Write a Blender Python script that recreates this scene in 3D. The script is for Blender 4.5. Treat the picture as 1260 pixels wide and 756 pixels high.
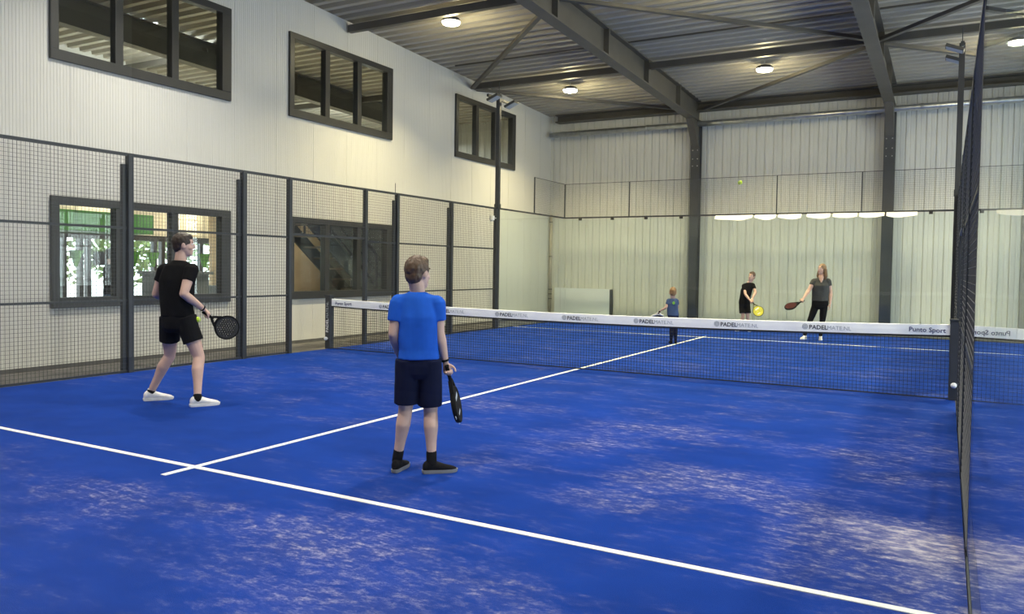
import bpy, bmesh, math, random
from mathutils import Vector, Matrix, noise
from mathutils.geometry import tessellate_polygon

random.seed(7)
S = bpy.context.scene
for o in list(bpy.data.objects):
    bpy.data.objects.remove(o)
COL = S.collection

# ------------------------------------------------------------------ camera
cam_data = bpy.data.cameras.new('camera')
cam = bpy.data.objects.new('camera', cam_data)
COL.objects.link(cam)
cam_data.sensor_fit = 'HORIZONTAL'
cam_data.sensor_width = 36.0
cam_data.lens = 961.9 / 1260 * 36.0
cam_data.shift_y = -15.81 / 1260
cam_data.clip_start = 0.02
cam_data.clip_end = 300
YAW, PITCH, ROLL = 0.507594, -0.033365, 0.014745
_f = Vector((-math.sin(YAW) * math.cos(PITCH), math.cos(YAW) * math.cos(PITCH), math.sin(PITCH)))
_r = Vector((math.cos(YAW), math.sin(YAW), 0))
_u = _r.cross(_f)
_c, _s = math.cos(ROLL), math.sin(ROLL)
_r2, _u2 = _r * _c + _u * _s, _u * _c - _r * _s
_m = Matrix((_r2, _u2, -_f)).transposed().to_4x4()
_m.translation = (4.8796, -10.8761, 1.5246)
cam.matrix_world = _m
S.camera = cam

# ------------------------------------------------------------------ world: bright overcast daylight outside
SKY = 9.0
w = bpy.data.worlds.new('sky')
S.world = w
w.use_nodes = True
bg = w.node_tree.nodes['Background']
bg.inputs[0].default_value = (0.86, 0.94, 1.0, 1)
bg.inputs[1].default_value = SKY

# ------------------------------------------------------------------ exposure
S.view_settings.view_transform = 'Standard'
S.view_settings.look = 'None'
S.view_settings.exposure = 0.0
S.view_settings.gamma = 1.0
S.view_settings.use_curve_mapping = False
LAMP_W = 215.0                      # watts of each high-bay lamp, downwards
LAMP_FILL = 46.0                    # watts of the added point light below it that lights the roof deck
LAMP_COL = (1.0, 0.86, 0.48)
S.cycles.max_bounces = 10
S.cycles.diffuse_bounces = 5
S.cycles.glossy_bounces = 5
S.cycles.transparent_max_bounces = 24
S.cycles.sample_clamp_indirect = 6.0
S.cycles.caustics_reflective = False
S.cycles.caustics_refractive = False


# daylight enters through the added, unseen long window of the right wall: guide the sky sampling through it
def portal(name, loc, rot, sx, sy):
    d = bpy.data.lights.new(name, 'AREA')
    d.shape = 'RECTANGLE'
    d.size, d.size_y = sx, sy
    d.cycles.is_portal = True
    o = bpy.data.objects.new(name, d)
    o.location = loc
    o.rotation_euler = rot
    COL.objects.link(o)


# ------------------------------------------------------------------ helpers
def link(o, parent=None):
    COL.objects.link(o)
    if parent is not None:
        o.parent = parent
    return o


def tag(o, label, cat=None, group=None, kind=None):
    o['label'] = label
    if cat:
        o['category'] = cat
    if group:
        o['group'] = group
    if kind:
        o['kind'] = kind
    return o


def thing(name, label, cat, loc=(0, 0, 0), rz=0.0, group=None, kind=None):
    o = bpy.data.objects.new(name, None)
    o.empty_display_size = 0.1
    o.location = loc
    o.rotation_euler = (0, 0, rz)
    link(o)
    return tag(o, label, cat, group, kind)


class MB:
    def __init__(self):
        self.v, self.f = [], []

    def quad(self, a, b, c, d):
        n = len(self.v)
        self.v += [tuple(a), tuple(b), tuple(c), tuple(d)]
        self.f.append((n, n + 1, n + 2, n + 3))

    def box(self, x0, x1, y0, y1, z0, z1):
        n = len(self.v)
        self.v += [(x0, y0, z0), (x1, y0, z0), (x1, y1, z0), (x0, y1, z0), (x0, y0, z1), (x1, y0, z1), (x1, y1, z1), (x0, y1, z1)]
        self.f += [tuple(n + i for i in q) for q in ((3, 2, 1, 0), (4, 5, 6, 7), (0, 1, 5, 4), (1, 2, 6, 5), (2, 3, 7, 6), (3, 0, 4, 7))]
        return self

    def bar(self, a, b, w, h, up=(0, 0, 1)):
        """rectangular bar from a to b, w across, h along up"""
        a, b = Vector(a), Vector(b)
        d = (b - a).normalized()
        upv = Vector(up)
        if abs(d.dot(upv)) > 0.98:
            upv = Vector((1, 0, 0))
        s = d.cross(upv).normalized()
        t = s.cross(d).normalized()
        n = len(self.v)
        for p in (a, b):
            for i, j in ((-1, -1), (1, -1), (1, 1), (-1, 1)):
                self.v.append(tuple(p + s * (i * w / 2) + t * (j * h / 2)))
        self.f += [tuple(n + i for i in q) for q in ((0, 3, 2, 1), (4, 5, 6, 7), (0, 1, 5, 4), (1, 2, 6, 5), (2, 3, 7, 6), (3, 0, 4, 7))]
        return self

    def loft(self, rings, seg=20, cap=True):
        """rings: (centre, uvec, vvec)"""
        n0 = len(self.v)
        for c, u, v in rings:
            c, u, v = Vector(c), Vector(u), Vector(v)
            for i in range(seg):
                a = 2 * math.pi * i / seg
                self.v.append(tuple(c + u * math.cos(a) + v * math.sin(a)))
        for k in range(len(rings) - 1):
            for i in range(seg):
                j = (i + 1) % seg
                a = n0 + k * seg
                self.f.append((a + i, a + j, a + seg + j, a + seg + i))
        if cap:
            self.f.append(tuple(n0 + i for i in reversed(range(seg))))
            e = n0 + (len(rings) - 1) * seg
            self.f.append(tuple(e + i for i in range(seg)))
        return self

    def tube(self, a, b, r0, r1=None, seg=10):
        r1 = r0 if r1 is None else r1
        a, b = Vector(a), Vector(b)
        d = (b - a).normalized()
        u = d.orthogonal().normalized()
        v = d.cross(u)
        return self.loft([(a, u * r0, v * r0), (b, u * r1, v * r1)], seg)

    def capsule(self, a, r0, b, r1, seg=14):
        a, b = Vector(a), Vector(b)
        d = (b - a)
        if d.length < 1e-6:
            d = Vector((0, 0, 1e-4))
        d.normalize()
        u = d.orthogonal().normalized()
        v = d.cross(u)
        rings = []
        for k in range(6):
            t = -math.pi / 2 + (math.pi / 2) * (k + 0.15) / 5.15
            rings.append((a + d * (r0 * math.sin(t)), u * (r0 * math.cos(t)), v * (r0 * math.cos(t))))
        for k in range(6):
            t = (math.pi / 2) * k / 5.15
            rings.append((b + d * (r1 * math.sin(t)), u * (r1 * math.cos(t)), v * (r1 * math.cos(t))))
        return self.loft(rings, seg)

    def chain(self, pts, seg=14):
        for (a, r0), (b, r1) in zip(pts[:-1], pts[1:]):
            self.capsule(a, r0, b, r1, seg)
        return self

    def ellipsoid(self, c, u, v, w, seg=18, n=10):
        c, u, v, w = Vector(c), Vector(u), Vector(v), Vector(w)
        rings = []
        for k in range(n + 1):
            t = -math.pi / 2 + math.pi * (k + 0.06) / (n + 0.12)
            rings.append((c + w * math.sin(t), u * math.cos(t), v * math.cos(t)))
        return self.loft(rings, seg)

    def mesh(self, name, mat=None, smooth=False):
        me = bpy.data.meshes.new(name)
        me.from_pydata(self.v, [], self.f)
        me.update()
        if mat:
            me.materials.append(mat)
        if smooth:
            me.polygons.foreach_set('use_smooth', [True] * len(me.polygons))
        return me

    def build(self, name, mat, parent=None, loc=None, smooth=False, bevel=0.0):
        o = bpy.data.objects.new(name, self.mesh(name, mat, smooth))
        link(o, parent)
        if loc is not None:
            o.location = loc
        if bevel:
            m = o.modifiers.new('bevel', 'BEVEL')
            m.width = bevel
            m.segments = 2
            m.limit_method = 'ANGLE'
        return o


def inst(name, mesh, parent=None, loc=(0, 0, 0), rot=None):
    o = bpy.data.objects.new(name, mesh)
    link(o, parent)
    o.location = loc
    if rot is not None:
        o.rotation_euler = rot
    return o


SHOP = bpy.data.scenes.new('workshop')     # scratch scene for evaluating modifiers, removed at the end


def organic(mb, name, mat, parent, voxel=0.007, smooth=4, displace=None, dec=0):
    """one continuous surface out of overlapping shapes"""
    me = mb.mesh(name + '_raw')
    tmp = bpy.data.objects.new(name + '_raw', me)
    SHOP.collection.objects.link(tmp)
    m = tmp.modifiers.new('r', 'REMESH')
    m.mode = 'VOXEL'
    m.voxel_size = voxel
    if smooth:
        s = tmp.modifiers.new('s', 'SMOOTH')
        s.factor = 0.5
        s.iterations = smooth
    with bpy.context.temp_override(scene=SHOP, view_layer=SHOP.view_layers[0]):
        dg = bpy.context.evaluated_depsgraph_get()
    dg.update()
    out = bpy.data.meshes.new_from_object(tmp.evaluated_get(dg))
    bpy.data.objects.remove(tmp)
    bpy.data.meshes.remove(me)
    if displace:
        amp, sc, stretch = displace
        nv = len(out.vertices)
        co, no = [0.0] * (3 * nv), [0.0] * (3 * nv)
        out.vertices.foreach_get('co', co)
        out.vertices.foreach_get('normal', no)
        for i in range(0, 3 * nv, 3):
            x, y, z = co[i:i + 3]
            h = noise.noise(Vector((x * sc, y * sc, z * sc * stretch)))
            h += 0.5 * noise.noise(Vector((x * sc * 2.1 + 7, y * sc * 2.1, z * sc * stretch * 2.1)))
            for j in range(3):
                co[i + j] += no[i + j] * h * amp
        out.vertices.foreach_set('co', co)
        out.update()
    out.name = name
    out.materials.clear()
    out.materials.append(mat)
    out.polygons.foreach_set('use_smooth', [True] * len(out.polygons))
    o = bpy.data.objects.new(name, out)
    link(o, parent)
    return o


# ------------------------------------------------------------------ materials
def nodes_of(name):
    m = bpy.data.materials.new(name)
    m.use_nodes = True
    nt = m.node_tree
    b = nt.nodes['Principled BSDF']
    return m, nt, b


def mat(name, col, rough=0.6, metal=0.0, var=0.08, vscale=6.0, bump=0.0, bscale=60.0, spec=0.5, emit=None, estr=0.0, stretch=(1, 1, 1)):
    m, nt, b = nodes_of(name)
    L = nt.links
    tc = nt.nodes.new('ShaderNodeTexCoord')
    mp = nt.nodes.new('ShaderNodeMapping')
    mp.inputs['Scale'].default_value = stretch
    L.new(tc.outputs['Object'], mp.inputs[0])
    n = nt.nodes.new('ShaderNodeTexNoise')
    n.inputs['Scale'].default_value = vscale
    n.inputs['Detail'].default_value = 4
    L.new(mp.outputs[0], n.inputs['Vector'])
    r = nt.nodes.new('ShaderNodeValToRGB')
    r.color_ramp.elements[0].position = 0.3
    r.color_ramp.elements[1].position = 0.7
    r.color_ramp.elements[0].color = tuple(c * (1 - var) for c in col) + (1,)
    r.color_ramp.elements[1].color = tuple(min(1, c * (1 + var)) for c in col) + (1,)
    L.new(n.outputs['Fac'], r.inputs[0])
    L.new(r.outputs[0], b.inputs['Base Color'])
    b.inputs['Roughness'].default_value = rough
    b.inputs['Metallic'].default_value = metal
    b.inputs['Specular IOR Level'].default_value = spec
    if bump:
        n2 = nt.nodes.new('ShaderNodeTexNoise')
        n2.inputs['Scale'].default_value = bscale
        L.new(mp.outputs[0], n2.inputs['Vector'])
        bp = nt.nodes.new('ShaderNodeBump')
        bp.inputs['Strength'].default_value = bump
        bp.inputs['Distance'].default_value = 0.01
        L.new(n2.outputs['Fac'], bp.inputs['Height'])
        L.new(bp.outputs[0], b.inputs['Normal'])
    if emit:
        b.inputs['Emission Color'].default_value = emit + (1,)
        b.inputs['Emission Strength'].default_value = estr
    return m


def glass(name, ior=1.5, tint=(0.97, 0.985, 0.97), smudge=0.0):
    """flat pane: Fresnel mirror on the outer faces, straight view through"""
    m = bpy.data.materials.new(name)
    m.use_nodes = True
    nt = m.node_tree
    nt.nodes.clear()
    L = nt.links
    out = nt.nodes.new('ShaderNodeOutputMaterial')
    mix = nt.nodes.new('ShaderNodeMixShader')
    tr = nt.nodes.new('ShaderNodeBsdfTransparent')
    tr.inputs[0].default_value = tint + (1,)
    gl = nt.nodes.new('ShaderNodeBsdfGlossy')
    gl.inputs['Roughness'].default_value = 0.0
    gl.inputs['Color'].default_value = (0.97, 0.98, 0.98, 1)
    fr = nt.nodes.new('ShaderNodeFresnel')
    fr.inputs[0].default_value = ior
    geo = nt.nodes.new('ShaderNodeNewGeometry')
    inv = nt.nodes.new('ShaderNodeMath')
    inv.operation = 'SUBTRACT'
    inv.inputs[0].default_value = 1.0
    L.new(geo.outputs['Backfacing'], inv.inputs[1])
    mul = nt.nodes.new('ShaderNodeMath')
    mul.operation = 'MULTIPLY'
    L.new(fr.outputs[0], mul.inputs[0])
    L.new(inv.outputs[0], mul.inputs[1])
    L.new(mul.outputs[0], mix.inputs[0])
    L.new(tr.outputs[0], mix.inputs[1])
    L.new(gl.outputs[0], mix.inputs[2])
    last = mix
    if smudge:
        df = nt.nodes.new('ShaderNodeBsdfDiffuse')
        df.inputs[0].default_value = (0.8, 0.8, 0.78, 1)
        mx2 = nt.nodes.new('ShaderNodeMixShader')
        tc = nt.nodes.new('ShaderNodeTexCoord')
        nz = nt.nodes.new('ShaderNodeTexNoise')
        nz.inputs['Scale'].default_value = 1.6
        nz.inputs['Detail'].default_value = 5
        L.new(tc.outputs['Object'], nz.inputs['Vector'])
        ms = nt.nodes.new('ShaderNodeMath')
        ms.operation = 'MULTIPLY'
        ms.inputs[1].default_value = smudge * 2
        L.new(nz.outputs['Fac'], ms.inputs[0])
        L.new(ms.outputs[0], mx2.inputs[0])
        L.new(mix.outputs[0], mx2.inputs[1])
        L.new(df.outputs[0], mx2.inputs[2])
        last = mx2
    L.new(last.outputs[0], out.inputs[0])
    return m


def turf_material():
    m, nt, b = nodes_of('blue_turf')
    L = nt.links
    N = nt.nodes.new
    tc = N('ShaderNodeTexCoord')

    def noise_(scale, detail=4, sc=(1, 1, 1), rough=0.55, off=0.0, rot=0.0):
        mp = N('ShaderNodeMapping')
        mp.inputs['Scale'].default_value = sc
        mp.inputs['Location'].default_value = (off, off * 0.7, 0)
        mp.inputs['Rotation'].default_value = (0, 0, rot)
        L.new(tc.outputs['Object'], mp.inputs[0])
        n = N('ShaderNodeTexNoise')
        n.inputs['Scale'].default_value = scale
        n.inputs['Detail'].default_value = detail
        n.inputs['Roughness'].default_value = rough
        L.new(mp.outputs[0], n.inputs['Vector'])
        return n.outputs['Fac']

    def math_(op, a, c, clamp=False):
        n = N('ShaderNodeMath')
        n.operation = op
        n.use_clamp = clamp
        for i, v in enumerate((a, c)):
            if isinstance(v, (int, float)):
                n.inputs[i].default_value = v
            else:
                L.new(v, n.inputs[i])
        return n.outputs[0]

    def rng(v, a, c, d=0.0, e=1.0):
        n = N('ShaderNodeMapRange')
        n.interpolation_type = 'SMOOTHSTEP'
        n.inputs[1].default_value, n.inputs[2].default_value = a, c
        n.inputs[3].default_value, n.inputs[4].default_value = d, e
        L.new(v, n.inputs[0])
        return n.outputs[0]

    # heaps of sand the players and the wind have left: world-placed blotches
    heaps = [(3.55, -5.30, 0.75, 0.42, .16), (3.05, -6.05, 0.45, 0.30, .15), (4.55, -5.85, 0.50, 0.32, .26), (4.95, -6.25, 0.28, 0.75, .24),
             (4.5, -6.7, .6, .6, .12), (2.35, -7.7, 0.8, 0.5, .12), (1.5, -7.6, 0.8, 0.4, .08), (-0.2, -7.9, 0.6, 0.5, .06), (1.7, -5.5, 0.6, 0.5, .08), (2.1, -4.6, .5, .4, .10),
             (3.0, -3.7, 1.6, .35, .07), (4.6, -4.0, .45, 1.6, .10), (0.6, -3.6, 1.6, .9, .04), (-2.7, -2.8, 1.6, .7, .04), (3.1, -8.3, 1.2, .5, .08), (-1.6, -6.1, 2.4, 1.0, -.10),
             (-4.2, -6.2, 1.6, 1.4, -.10)]
    acc = None
    for (hx, hy, rx, ry, k) in heaps:
        mp = N('ShaderNodeMapping')
        mp.vector_type = 'TEXTURE'
        mp.inputs['Location'].default_value = (hx, hy, 0)
        mp.inputs['Scale'].default_value = (rx, ry, 10)
        L.new(tc.outputs['Object'], mp.inputs[0])
        ln = N('ShaderNodeVectorMath')
        ln.operation = 'LENGTH'
        L.new(mp.outputs[0], ln.inputs[0])
        t = rng(ln.outputs['Value'], 1.7, 0.2, 0.0, k)
        acc = t if acc is None else math_('ADD', acc, t)
    big = noise_(0.85, 5, (1, 1.9, 1), .6, 3.1, .12)
    med = noise_(3.2, 5, (1, 2.2, 1), .62, 9.4, .2)
    fine = noise_(34, 3, (1, 1.3, 1), .65, 1.7)
    grain = noise_(170, 2, (1, 1, 1), .7)
    base = math_('ADD', math_('MULTIPLY', big, .55), math_('MULTIPLY', med, .45))
    base = math_('ADD', base, acc)
    streak = noise_(8.5, 5, (1, 1.9, 1), .70, 21.0, .10)
    mask = rng(base, 0.47, 0.82)
    speck = math_('ADD', math_('MULTIPLY', fine, .9), math_('MULTIPLY', grain, .5))
    sp = rng(speck, 0.50, 0.94, .18, 1.0)
    sp = math_('MULTIPLY', sp, rng(streak, .44, .72, 0.04, 1.0))
    solid = math_('MULTIPLY', rng(base, 0.74, 1.0, 0.0, 0.6), rng(streak, .38, .62, .35, 1.0))
    sand = math_('ADD', math_('MULTIPLY', mask, sp), solid, True)
    veil = rng(base, .45, .75, 0.0, .03)
    sand = math_('ADD', sand, veil, True)
    sand = math_('MULTIPLY', sand, .80)
    # turf itself: rolls and brushing give slight tone changes
    tone = N('ShaderNodeValToRGB')
    tone.color_ramp.elements[0].position, tone.color_ramp.elements[1].position = .3, .72
    tone.color_ramp.elements[0].color = (0.003, 0.028, 0.205, 1)
    tone.color_ramp.elements[1].color = (0.006, 0.043, 0.300, 1)
    tmix = math_('ADD', math_('MULTIPLY', noise_(1.3, 4, (1, 1.4, 1), .6, 5), .7), math_('MULTIPLY', grain, .3))
    L.new(tmix, tone.inputs[0])
    mx = N('ShaderNodeMix')
    mx.data_type = 'RGBA'
    L.new(sand, mx.inputs[0])
    L.new(tone.outputs[0], mx.inputs[6])
    mx.inputs[7].default_value = (0.66, 0.60, 0.64, 1)
    L.new(mx.outputs[2], b.inputs['Base Color'])
    b.inputs['Roughness'].default_value = 0.9
    b.inputs['Specular IOR Level'].default_value = 0.06
    bp = N('ShaderNodeBump')
    bp.inputs['Strength'].default_value = 0.35
    bp.inputs['Distance'].default_value = 0.01
    L.new(grain, bp.inputs['Height'])
    L.new(bp.outputs[0], b.inputs['Normal'])
    return m


M = {}
M['turf'] = turf_material()
M['line'] = mat('line_white', (0.82, 0.82, 0.80), 0.8, var=.05, vscale=30, bump=.2)
M['concrete'] = mat('concrete', (0.11, 0.105, 0.10), 0.75, var=.25, vscale=3, bump=.1)
M['wall'] = mat('wall_white_metal', (0.66, 0.645, 0.60), 0.42, var=.02, vscale=.7)
M['wallback'] = mat('wall_grey_green_metal', (0.70, 0.70, 0.65), 0.45, var=.05, vscale=.9)
M['plinth'] = mat('plinth', (0.10, 0.095, 0.09), .7, var=.2)
M['deck'] = mat('steel_deck', (0.44, 0.41, 0.345), 0.5, var=.06, vscale=1.2)
M['steel'] = mat('dark_steel', (0.060, 0.063, 0.070), 0.5, var=.12, vscale=3)
M['beam'] = mat('beam_paint', (0.105, 0.096, 0.080), 0.5, var=.12, vscale=3)
M['post'] = mat('post_anthracite', (0.030, 0.034, 0.042), 0.45, var=.12, vscale=5)
M['frame'] = mat('window_frame', (0.034, 0.034, 0.033), 0.4, var=.1, vscale=5)
M['wire'] = mat('wire_dark_grey', (0.060, 0.062, 0.068), 0.45, var=.1)
M['netwire'] = mat('net_cord', (0.010, 0.011, 0.016), 0.8, var=.1)
M['tape'] = mat('net_tape', (0.93, 0.95, 0.99), 0.6, var=.05, vscale=5)
M['ink'] = mat('print_black', (0.03, 0.035, 0.05), 0.6)
M['inkgrey'] = mat('print_grey', (0.42, 0.46, 0.50), 0.6)
M['inkblue'] = mat('print_blue', (0.03, 0.04, 0.14), 0.6)
M['galv'] = mat('galvanised', (0.55, 0.56, 0.55), 0.32, metal=.85, var=.15, vscale=8)
M['white'] = mat('white_paint', (0.78, 0.79, 0.80), 0.5, var=.03)
M['board'] = mat('board_white', (0.84, 0.87, 0.90), 0.45, var=.04, vscale=2)
M['glass'] = glass('court_glass', 1.5, (0.945, 0.985, 0.985))
M['clearglass'] = glass('low_iron_glass', 1.5, (0.99, 0.995, 0.99))
M['wallnear'] = mat('wall_dark_cladding', (0.06, 0.06, 0.06), .6)
M['wglass'] = glass('window_glass', 1.62, (0.93, 0.96, 0.94))
M['lens'] = mat('lamp_lens', (1, .95, .8), .4, emit=(1.0, 0.90, 0.66), estr=60)
M['tube'] = mat('added_lamp_panel', (1, 1, 1), .4, emit=(1.0, 0.93, 0.78), estr=40)
M['lampbody'] = mat('lamp_body', (0.10, 0.10, 0.10), .4, metal=.5)
M['cream'] = mat('cream_wall', (0.66, 0.58, 0.42), .7)
M['tan'] = mat('tan_panel', (0.58, 0.43, 0.27), .6, var=.15, vscale=2)
M['green'] = mat('green_paint', (0.07, 0.24, 0.04), .5)
M['lgreen'] = mat('light_green', (0.16, 0.42, 0.06), .5)
M['counter'] = mat('counter_grey', (0.16, 0.165, 0.16), .5)
M['wood'] = mat('tread_wood', (0.10, 0.08, 0.06), .6)
M['leaf'] = mat('leaf', (0.15, 0.20, 0.06), .6, var=.5, vscale=9, bump=.5, bscale=12)
M['bark'] = mat('bark', (0.10, 0.07, 0.05), .8, var=.3)
M['paving'] = mat('paving', (0.30, 0.29, 0.27), .8, var=.1)
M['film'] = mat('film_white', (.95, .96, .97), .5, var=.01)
M['rubber'] = mat('rubber_black', (0.012, 0.012, 0.013), .6)

# ================================================================== STRUCTURE
XL, YB, XR, YN = -6.35, 11.75, 12.0, -17.0


def zc(y):                       # underside of the roof deck, falling towards the back wall
    return 6.76 - 0.034 * y


fl = MB().box(-11.1, XR, YN, YB + .2, -0.25, -0.03).build('floor', M['concrete'])
tag(fl, 'dark grey concrete hall floor around the blue court', 'floor', kind='structure')

# ---- court turf with its painted lines
turf = thing('court_turf', 'blue artificial padel turf streaked with pale sand', 'turf', (0, 0, 0))
MB().box(-4.985, 5.006, -9.98, 9.98, -0.028, 0.0).build('turf_carpet', M['turf'], turf)
for y in (-6.95, 6.95):
    MB().box(-4.98, 4.98, y - .025, y + .025, 0.0, 0.004).build('service_line', M['line'], turf)
MB().box(-.025, .025, -7.22, 7.22, 0.0, 0.0045).build('centre_line', M['line'], turf)

nt_ = MB().box(5.06, 11.6, -9.98, 9.98, -0.03, -0.002).build('court_turf', M['turf'])  # added surface, turns the view in the side glass bluer
tag(nt_, 'added blue turf beyond the side glass that makes its mirror bluer', 'turf')

# ---- walls made of ribbed metal panels
WIN = [(-4.31, -1.11, 4.41, 6.03), (0.30, 3.50, 4.41, 6.03), (6.14, 9.32, 4.39, 6.01), (-4.31, -1.11, 0.85, 2.47), (0.32, 3.52, 0.85, 2.47)]


def free(lo, hi, cuts):
    """z intervals of [lo, hi] left by cuts"""
    out, z = [], lo
    for a, c in sorted(cuts):
        if a > z:
            out.append((z, a))
        z = max(z, c)
    if z < hi:
        out.append((z, hi))
    return out


def ribbed(name, parent, m, s0, s1, z0, ztop, place, prof, cuts=(), back=.1):
    """one wall panel from s0 to s1 along the wall; prof: [(s, depth)]; place(s, depth, z) -> xyz"""
    mb = MB()
    pts = [(s0 + s, d) for s, d in prof if s < s1 - s0 - 1e-4] + [(s1, prof[0][1])]
    marks = sorted({c for q in cuts for c in q[:2] if s0 < c < s1})
    for (a, da), (c, dc) in zip(pts[:-1], pts[1:]):
        sub = [a] + [k for k in marks if a < k < c] + [c]
        for p, q in zip(sub[:-1], sub[1:]):
            dp = da + (dc - da) * (p - a) / (c - a)
            dq = da + (dc - da) * (q - a) / (c - a)
            mid = (p + q) / 2
            for zl, zh in free(z0, ztop(mid), [(k[2], k[3]) for k in cuts if k[0] < mid < k[1]]):
                mb.quad(place(p, dp, zl), place(q, dq, zl), place(q, dq, zh), place(p, dp, zh))
                mb.quad(place(p, -back, zl), place(p, -back, zh), place(q, -back, zh), place(q, -back, zl))
    return mb.build(name, m, parent)


wl = thing('wall_left', 'off-white wall of narrow ribbed metal panels with dark windows', 'wall', kind='structure')
prof = [(0, -.005), (.005, -.005), (.008, 0)]
k = .008
while k < .985:
    prof += [(k + .030, 0), (k + .034, -.0045), (k + .043, -.0045), (k + .047, 0)]
    k += .047
prof += [(.992, 0), (.994, -.005)]
for i in range(29):
    s0 = YN + i * 1.0 - .15 + .15
    ribbed('wall_panel', wl, M['wall'], s0, min(s0 + 1.0, YB), .03, zc, lambda s, d, z: (XL + d, s, z), prof, WIN)
pl = MB().box(XL - .1, XL + .012, YN, YB, -.03, .03).build('baseboard_left', M['plinth'])
tag(pl, 'dark plinth strip along the foot of the ribbed left wall', 'baseboard', kind='structure')

wb = thing('wall_back', 'pale grey-green back wall of vertical ribbed cladding', 'wall', kind='structure')
profb = []
k = 0
while k < .93:
    profb += [(k, -.03), (k + .018, -.03), (k + .030, 0), (k + .105, 0), (k + .112, -.008), (k + .125, -.008), (k + .132, 0), (k + .222, 0)]
    k += .2345
    profb = profb
for i in range(26):
    s0 = -14 + i * .938
    ribbed('wall_panel', wb, M['wallback'], s0, s0 + .938, -.03, lambda s: zc(YB) + .1, lambda s, d, z: (s, YB - d, z), profb)
SW = (-10.0, 10.0, 0.5, 3.5)            # added unseen daylight window of the right wall
wr = MB().box(XR, XR + .15, YN, SW[0], -.03, 7.4).box(XR, XR + .15, SW[1], YB, -.03, 7.4).box(XR, XR + .15, SW[0], SW[1], -.03, SW[2]).box(XR, XR + .15, SW[0], SW[1], SW[3], 7.4).build('wall_right', M['wall'])
tag(wr, 'off-white wall with an added long window far beyond the side glass', 'wall', kind='structure')
wn = MB()
wn.box(-14, XR, YN - .15, YN, -.03, 7.4)
o = wn.build('wall_near', M['wallnear'])
tag(o, 'dark end wall of the hall behind the viewer', 'wall', kind='structure')
portal('added_window_portal', (XR + .1, (SW[0] + SW[1]) / 2, (SW[2] + SW[3]) / 2), (0, math.radians(90), 0), SW[3] - SW[2], SW[1] - SW[0])


# ---- windows
def pane_window(name, label, place, s0, s1, z0, z1, bars, fw=.12, bw=.13, glassmat='wglass', depth=.16, right=None):
    t = thing(name, label, 'window', kind='structure')

    def pb(a, c, zl, zh, d0, d1, nm, m, bevel=0):
        p, q = place(a, d0, zl), place(c, d1, zh)
        return MB().box(min(p[0], q[0]), max(p[0], q[0]), min(p[1], q[1]), max(p[1], q[1]), zl, zh).build(nm, m, t, bevel=bevel)
    rw = right or fw
    pb(s0, s1, z0, z0 + fw + .03, -.11, .05, 'frame', M['frame'], .006)
    pb(s0, s1, z1 - fw, z1, -.11, .05, 'frame', M['frame'], .006)
    pb(s0, s0 + fw, z0 + fw + .03, z1 - fw, -.11, .05, 'frame', M['frame'], .006)
    pb(s1 - rw, s1, z0 + fw + .03, z1 - fw, -.11, .05, 'frame', M['frame'], .006)
    edges = [s0 + fw]
    for c in bars:
        pb(c - bw / 2, c + bw / 2, z0 + fw + .03, z1 - fw, -.10, .04, 'mullion', M['frame'], .006)
        edges += [c - bw / 2, c + bw / 2]
    edges.append(s1 - rw)
    for a, c in zip(edges[::2], edges[1::2]):
        pb(a, c, z0 + fw + .03, z1 - fw, -.04, -.016, 'pane', M[glassmat])
    return t


pl_left = lambda s, d, z: (XL + d, s, z)
LBL = ['upper dark-framed window nearest the viewer showing a lit deck', 'upper dark-framed window in the middle of the left wall', 'upper dark-framed window behind the light pole',
       'lower dark-framed window looking into the green lounge', 'lower dark-framed window with the staircase behind it']
for i, (a, c, zl, zh) in enumerate(WIN):
    third = (c - a) / 3
    pane_window('window_%d' % (i + 1), LBL[i], pl_left, a, c, zl, zh, (a + 1.06, a + 2.055), right=.2)
pane_window('window_6', 'added unseen long window letting daylight in from the right', lambda s, d, z: (XR - d, s, z), SW[0], SW[1], SW[2], SW[3],
            [SW[0] + 1.9 * k for k in range(1, 11)], fw=.06, bw=.07)

# ---- roof deck: trapezoidal sheets, ribs across the hall
mb = MB()
P_, H_ = .31, .13
y = YN
while y < YB + .3:
    pr = [(0, 0), (.055, 0), (.078, H_), (.232, H_), (.255, 0), (P_, 0)]
    for (a, ha), (c, hc) in zip(pr[:-1], pr[1:]):
        ya, yc = y + a, y + c
        mb.quad((-14, ya, zc(ya) + ha), (-14, yc, zc(yc) + hc), (XR, yc, zc(yc) + hc), (XR, ya, zc(ya) + ha))
    y += P_
mb.quad((-14, YN, 7.6), (XR, YN, 7.6), (XR, YB + .3, 6.6), (-14, YB + .3, 6.6))
ceil = mb.build('ceiling', M['deck'])
tag(ceil, 'grey corrugated steel roof deck over the hall', 'ceiling', kind='structure')
for y in (-13.0, -8.0, -3.0, 2.0, 7.0):
    w_ = .11
    for xa, xb in ((-13.8, -6.5), (-6.3, -1.6), (-1.4, 3.4), (3.6, 8.4), (8.6, XR)):
        MB().box(xa, xb, y - w_ / 2, y + w_ / 2, zc(y) - .25, zc(y) - .10).build('purlin', M['beam'], ceil)
for y in (5.6, .6, -4.4):
    MB().box(-6.0, XR, y - .02, y + .02, zc(y) - .035, zc(y) - .003).build('seam_strip', M['beam'], ceil)
nodes = [((-6.3, 6.9), (-1.5, 2.1)), ((-1.5, 2.1), (3.5, 6.9)), ((3.5, 6.9), (8.5, 2.1)), ((-6.3, 7.1), (-1.5, 11.6)), ((3.5, 7.1), (-1.5, 11.6)), ((3.5, 7.1), (8.5, 11.6)),
         ((8.5, 2.1), (12, 5.5)), ((-12.5, 4.4), (-10.3, 1.6)), ((-6.1, -7.9), (-1.5, -3)), ((3.5, -7.9), (-1.5, -3)), ((3.5, -7.9), (8.5, -3))]
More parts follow.
